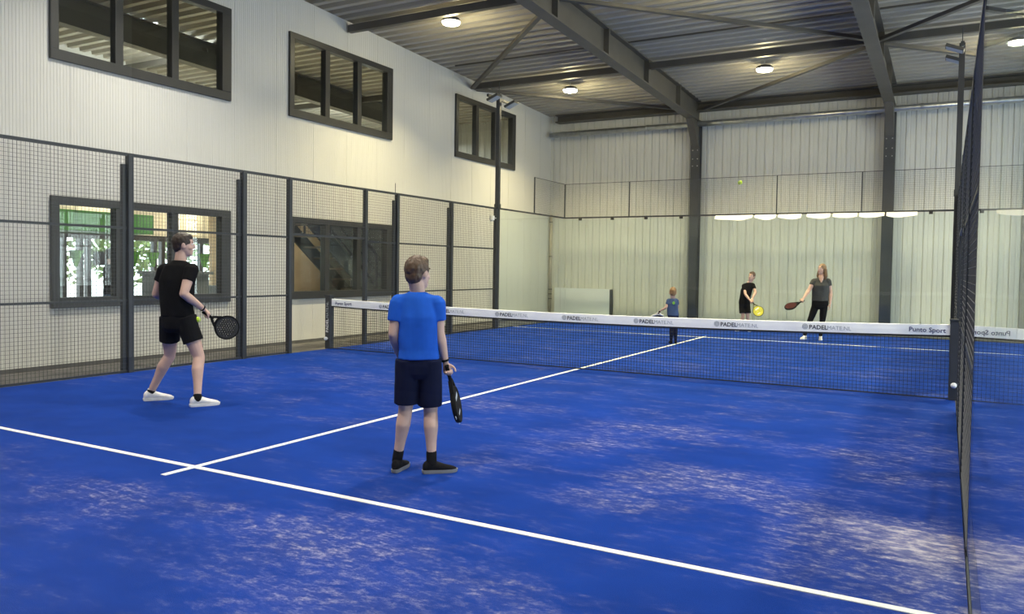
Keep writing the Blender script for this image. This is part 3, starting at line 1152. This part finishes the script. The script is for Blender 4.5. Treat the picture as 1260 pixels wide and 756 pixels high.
def cloth(name, col, rough=.85, var=.14):
    return mat(name, col, rough, var=var, vscale=9, spec=.12)


def head_shape(mb, c, fwd, up, s):
    right = fwd.cross(up).normalized()

    def P(x, y, z):
        return c + (right * x + fwd * y + up * z) * s
    rings = []
    for z, cy, rx, ry in ((-.118, .058, .016, .018), (-.110, .052, .032, .036), (-.092, .040, .047, .054), (-.06, .020, .060, .078), (-.025, .006, .067, .091), (.015, 0, .072, .098), (.05, -.003, .073, .098), (.082, -.006, .064, .087), (.105, -.008, .045, .062), (.117, -.008, .018, .026)):
        rings.append((P(0, cy, z), right * rx * s, fwd * ry * s))
    mb.loft(rings, 24)
    mb.chain([(P(0, .094, .022), .009 * s), (P(0, .112, -.012), .012 * s), (P(0, .104, -.026), .012 * s)])      # nose
    mb.capsule(P(-.03, .088, .036), .010 * s, P(.03, .088, .036), .010 * s)                                    # brow
    mb.capsule(P(-.016, .090, -.056), .009 * s, P(.016, .090, -.056), .009 * s)                                # mouth
    mb.ellipsoid(P(0, .078, -.098), right * .02 * s, fwd * .018 * s, up * .016 * s)                            # chin
    for k in (-1, 1):
        mb.ellipsoid(P(k * .074, -.004, -.006), right * .012 * s, (fwd * .020 + up * .004) * s, up * .033 * s)   # ears
        mb.ellipsoid(P(k * .045, .06, -.03), right * .02 * s, fwd * .022 * s, up * .02 * s)                      # cheeks
    return P, right


def hand_shape(mb, wrist, d, p, thumb, curl, s=1.0, spread=.0):
    """five-fingered hand; d towards the fingers, p out of the palm, thumb = +-1 along d x p"""
    d = d.normalized()
    p = (p - d * p.dot(d)).normalized()
    a = d.cross(p) * thumb
    mb.loft([(wrist - d * .01 * s, a * .024 * s, p * .018 * s), (wrist + d * .02 * s, a * .030 * s, p * .017 * s), (wrist + d * .055 * s, a * .040 * s, p * .016 * s), (wrist + d * .088 * s, a * .041 * s, p * .013 * s)], 16)
    for i, ln in enumerate((.92, 1.0, .94, .75)):
        q = wrist + d * (.088 - .006 * abs(i - 1)) * s + a * (.030 - .0205 * i) * s
        ang = 0.0
        pts = [(q - d * .01 * s, .0095 * s)]
        r = .0095
        for k, seg in enumerate((.044, .027, .021)):
            ang += curl[k]
            v = d * math.cos(ang) + p * math.sin(ang) + a * (spread * (1.5 - i))
            q = q + v.normalized() * seg * ln * s
            r -= .0008
            pts.append((q, r * s))
        mb.chain(pts, 10)
    q = wrist + d * .028 * s + a * .030 * s
    pts = [(q, .014 * s)]
    for seg, (kd, ka, kp), r in ((.034, (.55, .75, .35), .012), (.030, (.75, .25, .6), .0105), (.024, (.75, -.15, .65), .009)):
        v = (d * kd + a * ka + p * kp).normalized()
        q = q + v * seg * s
        pts.append((q, r * s))
    mb.chain(pts, 10)


def shoe(parent, ankle, dirv, length, upper, solem, tall=0.0):
    d = Vector((dirv[0], dirv[1], 0)).normalized()
    w_ = Vector((-d.y, d.x, 0))
    k = length / .30
    o = Vector((ankle.x, ankle.y, 0)) - d * .078 * k
    mb = MB()
    rings = []
    for x, z, wd, h in ((.004, .050, .018, .026), (.02, .058, .032, .042), (.06, .062, .038, .052), (.10, .060, .040, .050), (.14, .052, .043, .040), (.19, .042, .046, .030), (.24, .036, .043, .022), (.275, .032, .030, .015), (.292, .030, .012, .008)):
        rings.append((o + d * x * k + UP * z * k, w_ * wd * k, UP * h * k))
    mb.loft(rings, 20)
    mb.capsule(o + d * .065 * k + UP * .07 * k, .043 * k, Vector((ankle.x, ankle.y, .105 * k + tall)), .041 * k)
    sh = organic(mb, 'shoe', upper, parent, .006, 3)
    mb = MB()
    prof = [(0, .018), (.01, .028), (.05, .036), (.10, .036), (.15, .043), (.20, .047), (.25, .043), (.285, .026), (.30, .006)]
    outline = [(x, y) for x, y in prof] + [(x, -y) for x, y in reversed(prof)]
    for z, e in ((0, 0.96), (.008 * k, 1.0), (.03 * k, 1.02)):
        for x, y in outline:
            mb.v.append(tuple(o + d * (.15 + (x - .15) * e) * k + w_ * y * e * k + UP * z))
    m_ = len(outline)
    for l in range(2):
        for i in range(m_):
            j = (i + 1) % m_
            mb.f.append((l * m_ + i, l * m_ + j, (l + 1) * m_ + j, (l + 1) * m_ + i))
    mb.f.append(tuple(reversed(range(m_))))
    mb.f.append(tuple(2 * m_ + i for i in range(m_)))
    mb.build('sole', solem, sh)
    mb = MB()
    for q in range(4):
        c = o + d * (.115 + .022 * q) * k + UP * (.098 - .011 * q) * k
        mb.bar(c - w_ * .02 * k, c + w_ * .02 * k, .006 * k, .006 * k)
    mb.build('laces', upper, sh)


def person(label, base, J, sp):
    """J: joints relative to the base point; sp: build and clothes"""
    t = thing('person', label, 'person', (base[0], base[1], 0))
    J = {k: Vector(v) for k, v in J.items()}
    k = sp['k']                                   # overall size factor against a 1.8 m adult
    vx = sp.get('voxel', .007)
    right = (J['shR'] - J['shL'])
    right.z = 0
    right.normalize()
    fwd = UP.cross(right).normalized()
    face = Vector(sp['face']).normalized()
    hup = (UP + Vector(sp.get('tilt', (0, 0, 0)))).normalized()
    face = (face - hup * face.dot(hup)).normalized()
    hs = sp.get('hs', 1.0)
    body = MB()
    P, hr = head_shape(body, J['head'], face, hup, hs)
    body.capsule(J['neck'] - UP * .03 * k, .064 * k, P(0, -.018, -.075), .058 * hs)
    # torso under the clothes
    hipm = (J['hipR'] + J['hipL']) / 2
    shm = (J['shR'] + J['shL']) / 2
    tw = sp['torso']                              # (hem, waist, chest, shoulder) half widths and depths

    def torso(mb, grow, bottom, top=True):
        rg = []
        rg.append((bottom, right * (tw[0][0] + grow), fwd * (tw[0][1] + grow)))
        rg.append((J['waist'], right * (tw[1][0] + grow), fwd * (tw[1][1] + grow)))
        rg.append((J['chest'], right * (tw[2][0] + grow), fwd * (tw[2][1] + grow)))
        rg.append(((J['chest'] + shm * 2) / 3 + UP * .0, right * (tw[3][0] * 1.02 + grow), fwd * (tw[3][1] + grow)))
        rg.append((shm + UP * .035 * k, right * (tw[3][0] * .82 + grow), fwd * (tw[3][1] * .8 + grow)))
        rg.append((J['neck'] - UP * .015 * k, right * (.068 * k + grow * .4), fwd * (.066 * k + grow * .4)))
        mb.loft(rg, 28)
    torso(body, -.022, hipm)
    body.ellipsoid(hipm - UP * .01, right * (tw[0][0] - .02), fwd * (tw[0][1] - .02), UP * .05 * k)
    A = sp.get('arm', 1.0)
    Lg = sp.get('leg', 1.0)
    grips = sp['hands']
    for s in 'RL':
        sh, el, wr = J['sh' + s], J['el' + s], J['wr' + s]
        body.chain([(sh.lerp(el, .12), .048 * k * A), (sh.lerp(el, .45), .050 * k * A), (el, .040 * k * A), (el.lerp(wr, .28), .043 * k * A), (wr, .026 * k * A)])
        h, kn, an = J['hip' + s], J['knee' + s], J['ank' + s].copy()
        an.z = max(an.z, .095 * k)
        J['ank' + s] = an
        back = -fwd
        body.chain([(h, .090 * k * Lg), (h.lerp(kn, .5), .080 * k * Lg), (kn, .057 * k * Lg), (kn.lerp(an, .3) + back * .016 * k, .060 * k * Lg), (kn.lerp(an, .62) + back * .006 * k, .045 * k * Lg), (an, .036 * k * Lg), (an - UP * .04 * k, .038 * k)])
        g = grips[s]
        d = Vector(g['d']).normalized() if 'd' in g else (wr - el).normalized()
        hand_shape(body, wr + d * .01, d, Vector(g['p']), g['t'], g['curl'], sp.get('hand', k))
    organic(body, 'body', sp['skin'], t, vx, 5)
    if sp.get('eyes', True):
        for q in (-1, 1):
            e = MB().ellipsoid(P(q * .031, .083, .012), hr * .012 * hs, face * .012 * hs, hup * .009 * hs, 10, 6).build('eye', EYEW, t, smooth=True)
            MB().ellipsoid(P(q * .031, .092, .012), hr * .0055 * hs, face * .004 * hs, hup * .0055 * hs, 8, 5).build('pupil', EYED, e, smooth=True)
            MB().capsule(P(q * .018, .096, .034), .004 * hs, P(q * .046, .086, .034), .004 * hs, 8).build('eyebrow', sp['hairm'], t, smooth=True)
        MB().capsule(P(-.017, .097, -.056), .0055 * hs, P(.017, .097, -.056), .0055 * hs, 8).build('lips', LIPS, t, smooth=True)
    # hair
    mb = MB()
    for (c, r) in sp['hair']:
        mb.ellipsoid(P(*c), hr * r[0] * hs, face * r[1] * hs, hup * r[2] * hs)
    for pts in sp.get('locks', ()):
        mb.chain([(P(*c), r * hs) for c, r in pts])
    organic(mb, 'hair', sp['hairm'], t, min(vx, .006), 2, displace=(.004 * hs, 45, .5))
    # shirt
    mb = MB()
    bottom = sp.get('hem_c')
    bottom = Vector(bottom) if bottom else hipm + UP * sp['shirt_hem']
    torso(mb, sp.get('loose', .012), bottom)
    for s in 'RL':
        sh, el = J['sh' + s], J['el' + s]
        f = sp['sleeve']
        e = sh.lerp(el, f)
        d = (el - sh).normalized()
        u = d.orthogonal().normalized()
        v = d.cross(u)
        rr = .068 * k * A
        mb.capsule(sh - UP * .008 * k, rr * .95, sh + d * .04, rr)
        mb.capsule(J['neck'] - UP * .055 * k + (sh - J['neck']) * .2, .058 * k, sh - UP * .004 * k, .062 * k)
        mb.loft([(sh, u * rr, v * rr), (e, u * .064 * k * A, v * .064 * k * A)], 18)
    organic(mb, 'shirt', sp['shirtm'], t, vx, 7, displace=(.008 * k, 9, .45))
    if sp.get('vneck'):
        c = J['neck'] + fwd * .060 - UP * .035
        v = MB()
        v.loft([(c + UP * .03, right * .060, fwd * .045), (c - UP * .03 + fwd * .020, right * .042, fwd * .034), (c - UP * .10 + fwd * .052, right * .010, fwd * .012)], 16)
        organic(v, 'neckline', sp['skin'], t, .006, 2)
    # shorts or trousers
    mb = MB()
    top = J['waist'].lerp(hipm, sp.get('waistband', .35))
    mb.loft([(hipm - UP * .115 * k, right * (tw[0][0] * .80), fwd * (tw[0][1] * .72)), (hipm - UP * .07 * k, right * (tw[0][0] * .95), fwd * (tw[0][1] * .97)), (hipm, right * (tw[0][0] + .006), fwd * (tw[0][1] + .006)), (top, right * (tw[1][0] + .004), fwd * (tw[1][1] + .004))], 28)
    for s in 'RL':
        h, kn, an = J['hip' + s], J['knee' + s], J['ank' + s]
        if sp['trousers']:
            mb.chain([(h, .102 * k * Lg), (h.lerp(kn, .5), .090 * k * Lg), (kn, .070 * k * Lg), (kn.lerp(an, .35) - fwd * .01, .068 * k * Lg), (an + UP * .02, .050 * k * Lg)])
        else:
            e = h.lerp(kn, sp['short_hem'])
            d = (kn - h).normalized()
            u = right - d * right.dot(d)
            u.normalize()
            v = d.cross(u)
            r0, r1 = .104 * k * Lg, sp['short_r']
            mb.loft([(h + UP * .05 * k, u * r0, v * r0), (h.lerp(e, .4), u * (r0 + r1) / 2, v * (r0 + r1) / 2), (e, u * r1, v * r1)], 22)
    organic(mb, 'trousers' if sp['trousers'] else 'shorts', sp['shortm'], t, vx, 3, displace=(.004 * k, 10, .5))
    # socks and shoes
    for s in 'RL':
        an = J['ank' + s]
        td = Vector(sp['toe' + s])
        if sp.get('sockm'):
            kn = J['knee' + s]
            d = (kn - an).normalized()
            MB().capsule(an - d * .02, .045 * k, an + d * sp['sock_h'], .046 * k).build('sock', sp['sockm'], t, smooth=True)
        shoe(t, an, td, sp['shoe_l'], sp['shoem'], sp['solem'])
    for s, m_ in sp.get('bands', ()):
        el, wr = J['el' + s], J['wr' + s]
        d = (wr - el).normalized()
        u = d.orthogonal().normalized()
        v = d.cross(u)
        q = wr - d * .012
        MB().loft([(q - d * .008, u * .028 * k, v * .028 * k), (q - d * .006, u * .034 * k, v * .034 * k), (q + d * .008, u * .034 * k, v * .034 * k), (q + d * .010, u * .028 * k, v * .028 * k)], 16).build('wristband', m_, t, smooth=True)
    return t


GRIP = (1.15, 1.35, .9)
RELAX = (.30, .45, .35)


def grip_racket(base, J, side, target, normal, k, label, **kw):
    """racket held in the hand whose joints are given, its face centred towards target; returns hand spec"""
    wr, el = Vector(J['wr' + side]), Vector(J['el' + side])
    d = (wr - el).normalized()
    tg = Vector(target)
    ax = (tg - (wr + d * .07 * k)).normalized()
    p = d.cross(ax).normalized()
    t = 1 if side == 'R' else -1
    # thumb side a = d x p * thumb must lean towards the racket tip
    a = d.cross(p)
    thumb = 1 if a.dot(ax) > 0 else -1
    hp = wr + d * (.01 + .078 * k) + p * .026 * k
    ax = (tg - hp).normalized()
    nrm = Vector(normal)
    nrm = (nrm - ax * nrm.dot(ax)).normalized()
    x = ax.cross(nrm)
    butt = hp - ax * .055
    m_ = Matrix((x, ax, nrm)).transposed().to_4x4()
    m_.translation = butt + Vector((base[0], base[1], 0))
    racket('padel_racket', label, m_, **kw)
    return dict(d=tuple(d), p=tuple(p), t=thumb, curl=GRIP)


WHITE_SHOE = mat('shoe_white', (.80, .78, .76), .6, var=.08, vscale=25)
GREY_SOLE = mat('sole_grey', (.22, .22, .23), .7)
BLACK_SHOE = mat('shoe_black', (.009, .009, .011), .85, spec=.1)
BLACK = cloth('cloth_black', (.0065, .0065, .008))
BLACK2 = cloth('cloth_black_soft', (.008, .008, .010))
BLUE = cloth('cloth_royal_blue', (.016, .105, .56), var=.12)
NAVY = cloth('cloth_navy', (.006, .009, .034))
SLATE = cloth('cloth_slate_blue', (.045, .075, .175))
GREY = cloth('cloth_charcoal_grey', (.060, .063, .066))
H_DARK = mat('hair_dark_brown', (.028, .015, .010), .5, var=.4, vscale=40)
H_BROWN = mat('hair_light_brown', (.085, .048, .027), .5, var=.35, vscale=40)
H_BLOND = mat('hair_blond', (.23, .135, .065), .5, var=.35, vscale=40)
H_WOMAN = mat('hair_honey_brown', (.17, .10, .052), .5, var=.35, vscale=40)
R_BLACK = mat('racket_black', (.010, .010, .011), .8, spec=.12)
R_GREY = mat('racket_face_grey', (.04, .04, .04), .6, spec=.2)
R_YEL = mat('racket_yellow', (.60, .58, .06), .4, var=.3, vscale=25)
R_RED = mat('racket_maroon', (.045, .010, .014), .8, var=.5, vscale=12, spec=.15)

SHORT_HAIR = [((0, -.014, .036), (.082, .106, .098)), ((0, -.048, -.015), (.070, .060, .070)), ((0, .03, .085), (.062, .065, .042)), ((.045, -.02, .03), (.036, .06, .06)), ((-.045, -.02, .03), (.036, .06, .06))]

# ---- man in black
b = (-2.40, -5.24)
J = dict(head=(0.034, 0.044, 1.722), neck=(0.017, 0.022, 1.569), shR=(0.190, 0.024, 1.466), elR=(0.226, -0.101, 1.199), wrR=(0.219, 0.153, 1.034),
         shL=(-0.188, -0.022, 1.460), elL=(-0.292, -0.050, 1.183), wrL=(-0.36, 0.19, 1.10), chest=(-0.003, -0.004, 1.34), waist=(-0.008, -0.010, 1.076),
         hipR=(0.115, 0.018, 0.895), hipL=(-0.122, -0.007, 0.885), kneeR=(0.226, 0.096, 0.508), ankR=(0.333, -0.011, 0.105), kneeL=(-0.207, 0.060, 0.499), ankL=(-0.378, -0.048, 0.100))
gr = grip_racket(b, J, 'R', (.268, .405, .83), (.79, -.61, .05), 1.0, 'black perforated padel racket in the hand of the man in black',
                 face=R_GREY, frame=R_BLACK, grip=R_BLACK)
person('man in black T-shirt and shorts with white shoes, knees bent', b, J,
       dict(k=1.0, skin=SKIN, face=(.55, .80, .02), tilt=(.02, .0, 0), arm=1.10, leg=1.04, torso=((.190, .132), (.190, .124), (.205, .132), (.188, .114)), hands=dict(R=gr, L=dict(p=(.8, .1, -.3), t=1, curl=RELAX)),
            hairm=H_DARK, hair=SHORT_HAIR, hs=1.03, shirtm=BLACK, sleeve=.50, shirt_hem=.06, trousers=False, shortm=BLACK2, short_hem=.56, short_r=.106,
            shoem=WHITE_SHOE, solem=WHITE_SHOE, shoe_l=.31, toeR=(.45, .89, 0), toeL=(.50, .86, 0), sockm=BLACK, sock_h=.0, bands=(('R', R_BLACK),), loose=.012))
ball('yellow-green ball tucked in the pocket of the man in black', (b[0] + .196, b[1] + .100, .915))

# ---- boy in royal blue
b = (1.49, -6.19)
J = dict(head=(-0.008, -0.006, 1.478), neck=(-0.007, -0.005, 1.354), shR=(0.106, 0.077, 1.268), elR=(0.126, 0.088, 1.040), wrR=(0.145, 0.142, 0.822),
         shL=(-0.118, -0.086, 1.266), elL=(-0.140, -0.118, 1.031), wrL=(-0.190, 0.020, 0.860), chest=(-0.005, -0.004, 1.156), waist=(0.002, 0.001, 0.916),
         hipR=(0.066, 0.047, 0.800), hipL=(-0.062, -0.044, 0.800), kneeR=(0.062, 0.078, 0.447), ankR=(0.098, 0.046, 0.10), kneeL=(-0.088, -0.030, 0.466), ankL=(-0.146, -0.045, 0.10))
gr = grip_racket(b, J, 'R', (.183, .235, .50), (.80, .40, .10), .86, 'black padel racket hanging from the hand of the boy in blue',
                 face=R_BLACK, frame=R_BLACK, grip=R_BLACK, accent=M['inkgrey'], holes=False)
person('boy in royal blue T-shirt and navy shorts seen from behind', b, J,
       dict(k=.86, skin=SKIN2, face=(.05, 1.0, .05), torso=((.140, .100), (.132, .094), (.144, .098), (.126, .085)), hands=dict(R=gr, L=dict(p=(.8, .6, 0), t=1, curl=RELAX)),
            hairm=H_BROWN, hair=SHORT_HAIR, hs=1.0, shirtm=BLUE, sleeve=.62, hem_c=(.002, .0, .845), trousers=False, shortm=NAVY, short_hem=.86, short_r=.088, arm=1.10, leg=1.06,
            shoem=BLACK_SHOE, solem=GREY_SOLE, shoe_l=.265, toeR=(.70, .72, 0), toeL=(-.25, .97, 0), sockm=BLACK2, sock_h=.05, bands=(('R', R_BLACK),), loose=.012, waistband=.1))

# ---- small boy beyond the net
b = (-.08, 4.97)
J = dict(head=(-0.020, -0.006, 1.064), neck=(-0.017, -0.005, 0.955), shR=(0.052, 0.020, 0.905), elR=(0.060, 0.100, 0.752), wrR=(-0.05, 0.160, 0.660),
         shL=(-0.100, -0.032, 0.902), elL=(-0.130, -0.080, 0.755), wrL=(-0.245, -0.060, 0.690), chest=(-0.023, -0.007, 0.831), waist=(-0.016, -0.004, 0.690),
         hipR=(0.040, 0.014, 0.565), hipL=(-0.046, -0.012, 0.565), kneeR=(0.046, 0.016, 0.300), ankR=(0.052, 0.018, 0.06), kneeL=(-0.036, 0.010, 0.300), ankL=(-0.040, 0.005, 0.06))
gr = grip_racket(b, J, 'L', (-.36, .08, .58), (.1, -.25, 1.0), .68, 'dark padel racket with pale rim held by the small boy',
                 face=R_BLACK, frame=M['white'], grip=R_BLACK, holes=False)
kt = person('small fair-haired boy in slate blue T-shirt beyond the net', b, J,
            dict(k=.64, voxel=.007, skin=SKIN2, face=(-.35, .9, .25), torso=((.108, .085), (.102, .080), (.104, .080), (.088, .066)), hands=dict(L=gr, R=dict(p=(-.5, -.5, 0), t=-1, curl=RELAX)),
                 hairm=H_BLOND, hair=SHORT_HAIR, hs=.92, shirtm=SLATE, sleeve=.6, shirt_hem=.02, trousers=True, shortm=NAVY, shoem=BLACK_SHOE, solem=BLACK_SHOE, shoe_l=.20, toeR=(-.2, 1, 0), toeL=(-.5, .85, 0), loose=.012))
# green print on the back of his shirt
mb = MB()
mb.loft([((.03, -.098, .85), (.028, 0, 0), (0, 0, .034)), ((.03, -.102, .85), (.026, 0, 0), (0, 0, .032))], 14)
mb.build('shirt_print', M['lgreen'], kt)

# ---- lad in black at the far glass
b = (.17, 9.45)
J = dict(head=(0.352, 0.082, 1.402), neck=(0.288, 0.067, 1.258), shR=(0.172, 0.030, 1.165), elR=(0.239, -0.080, 0.940), wrR=(0.372, -0.134, 0.795),
         shL=(0.372, 0.086, 1.195), elL=(0.470, 0.009, 1.000), wrL=(0.420, -0.100, 0.850), chest=(0.235, 0.053, 1.056), waist=(0.202, 0.045, 0.828),
         hipR=(0.132, 0.030, 0.680), hipL=(0.256, 0.057, 0.684), kneeR=(0.180, -0.010, 0.375), ankR=(0.083, 0.010, 0.09), kneeL=(0.290, 0.010, 0.375), ankL=(0.310, 0.060, 0.09))
gr = grip_racket(b, J, 'R', (.575, -.18, .555), (.1, -.95, .3), .85, 'yellow padel racket swung by the lad in black',
                 face=R_YEL, frame=mat('racket_rim_olive', (.12, .13, .03), .4), grip=R_BLACK, accent=M['white'], holes=False)
person('lad in black T-shirt and shorts leaning at the far glass', b, J,
       dict(k=.84, voxel=.007, skin=SKIN, face=(-.25, -.9, -.12), tilt=(.18, 0, 0), torso=((.135, .105), (.128, .095), (.132, .095), (.108, .085)), hands=dict(R=gr, L=dict(p=(0, .2, -1), t=1, curl=RELAX)),
            hairm=H_BROWN, hair=SHORT_HAIR, hs=.96, shirtm=BLACK, sleeve=.55, shirt_hem=.03, trousers=False, shortm=BLACK2, short_hem=.72, short_r=.086, leg=.9,
            shoem=BLACK_SHOE, solem=WHITE_SHOE, shoe_l=.26, toeR=(-.3, -1, 0), toeL=(.4, -1, 0), loose=.012))

# ---- woman in grey
b = (2.20, 7.94)
J = dict(head=(0.202, 0.029, 1.600), neck=(0.190, 0.027, 1.435), shR=(0.050, 0.004, 1.335), elR=(-0.054, -0.088, 1.110), wrR=(-0.137, -0.201, 0.945),
         shL=(0.332, 0.050, 1.340), elL=(0.392, 0.087, 1.075), wrL=(0.392, 0.036, 0.835), chest=(0.187, 0.027, 1.235), waist=(0.180, 0.025, 0.985),
         hipR=(0.100, 0.014, 0.800), hipL=(0.266, 0.038, 0.805), kneeR=(-0.010, -0.040, 0.440), ankR=(-0.120, -0.018, 0.095), kneeL=(0.245, -0.006, 0.445), ankL=(0.212, 0.028, 0.095))
gr = grip_racket(b, J, 'R', (-.395, -.335, .755), (.1, -.38, .95), .95, 'dark maroon padel racket held out by the woman in grey',
                 face=R_RED, frame=R_BLACK, grip=R_BLACK, holes=False)
person('woman in grey V-neck T-shirt and black leggings with long blond hair', b, J,
       dict(k=.95, voxel=.007, skin=SKIN, face=(-.50, -.84, .15), torso=((.175, .125), (.165, .115), (.175, .128), (.150, .092)), hands=dict(R=gr, L=dict(p=(-.8, 0, 0), t=-1, curl=RELAX)),
            hairm=H_WOMAN, hair=SHORT_HAIR[:2] + [((0, -.05, -.06), (.085, .06, .10)), ((.065, -.02, -.03), (.03, .06, .10)), ((-.065, -.02, -.03), (.03, .06, .10))],
            locks=([((.078, -.02, .0), .036), ((.092, -.015, -.08), .040), ((.100, -.01, -.15), .042), ((.085, .01, -.23), .024)], [((-.078, -.02, .0), .036), ((-.092, -.015, -.08), .040), ((-.104, -.01, -.15), .040), ((-.095, .0, -.22), .022)], [((0, -.07, -.05), .06), ((0, -.085, -.15), .06), ((.0, -.085, -.23), .03)]),
            hs=.98, shirtm=GREY, sleeve=.42, shirt_hem=.08, trousers=True, shortm=BLACK2, shoem=WHITE_SHOE, solem=WHITE_SHOE, shoe_l=.25, toeR=(-.35, -1, 0), toeL=(.15, -1, 0), loose=.010, leg=.92, arm=1.08, waistband=.1, vneck=True))
ball('yellow-green ball in flight above the far glass wall', (2.14, 1.0, 2.85))

# ---- guest in the lounge, seen through the window
b = (-9.0, -1.60)
J = dict(head=(0, 0, 1.66), neck=(0, 0, 1.50), shR=(.16, -.02, 1.41), elR=(.22, -.04, 1.13), wrR=(.16, .14, .98), shL=(-.16, .02, 1.41), elL=(-.22, .02, 1.13), wrL=(-.14, .18, .98),
         chest=(0, 0, 1.28), waist=(0, 0, 1.05), hipR=(.09, 0, .88), hipL=(-.09, 0, .88), kneeR=(.10, .02, .48), ankR=(.11, 0, .095), kneeL=(-.10, .02, .48), ankL=(-.11, 0, .095))
person('person in dark top and blue jeans standing inside the lounge', b, J,
       dict(k=.95, voxel=.009, skin=SKIN, face=(.2, 1, 0), torso=((.165, .115), (.155, .11), (.17, .115), (.15, .09)), hands=dict(R=dict(p=(-.5, .5, 0), t=1, curl=RELAX), L=dict(p=(.5, .5, 0), t=1, curl=RELAX)),
            hairm=H_DARK, hair=SHORT_HAIR, shirtm=BLACK2, sleeve=.5, shirt_hem=.03, trousers=True, shortm=cloth('cloth_denim', (.10, .17, .32)), shoem=WHITE_SHOE, solem=WHITE_SHOE, shoe_l=.27, toeR=(.1, 1, 0), toeL=(-.1, 1, 0)))

bpy.data.scenes.remove(SHOP)
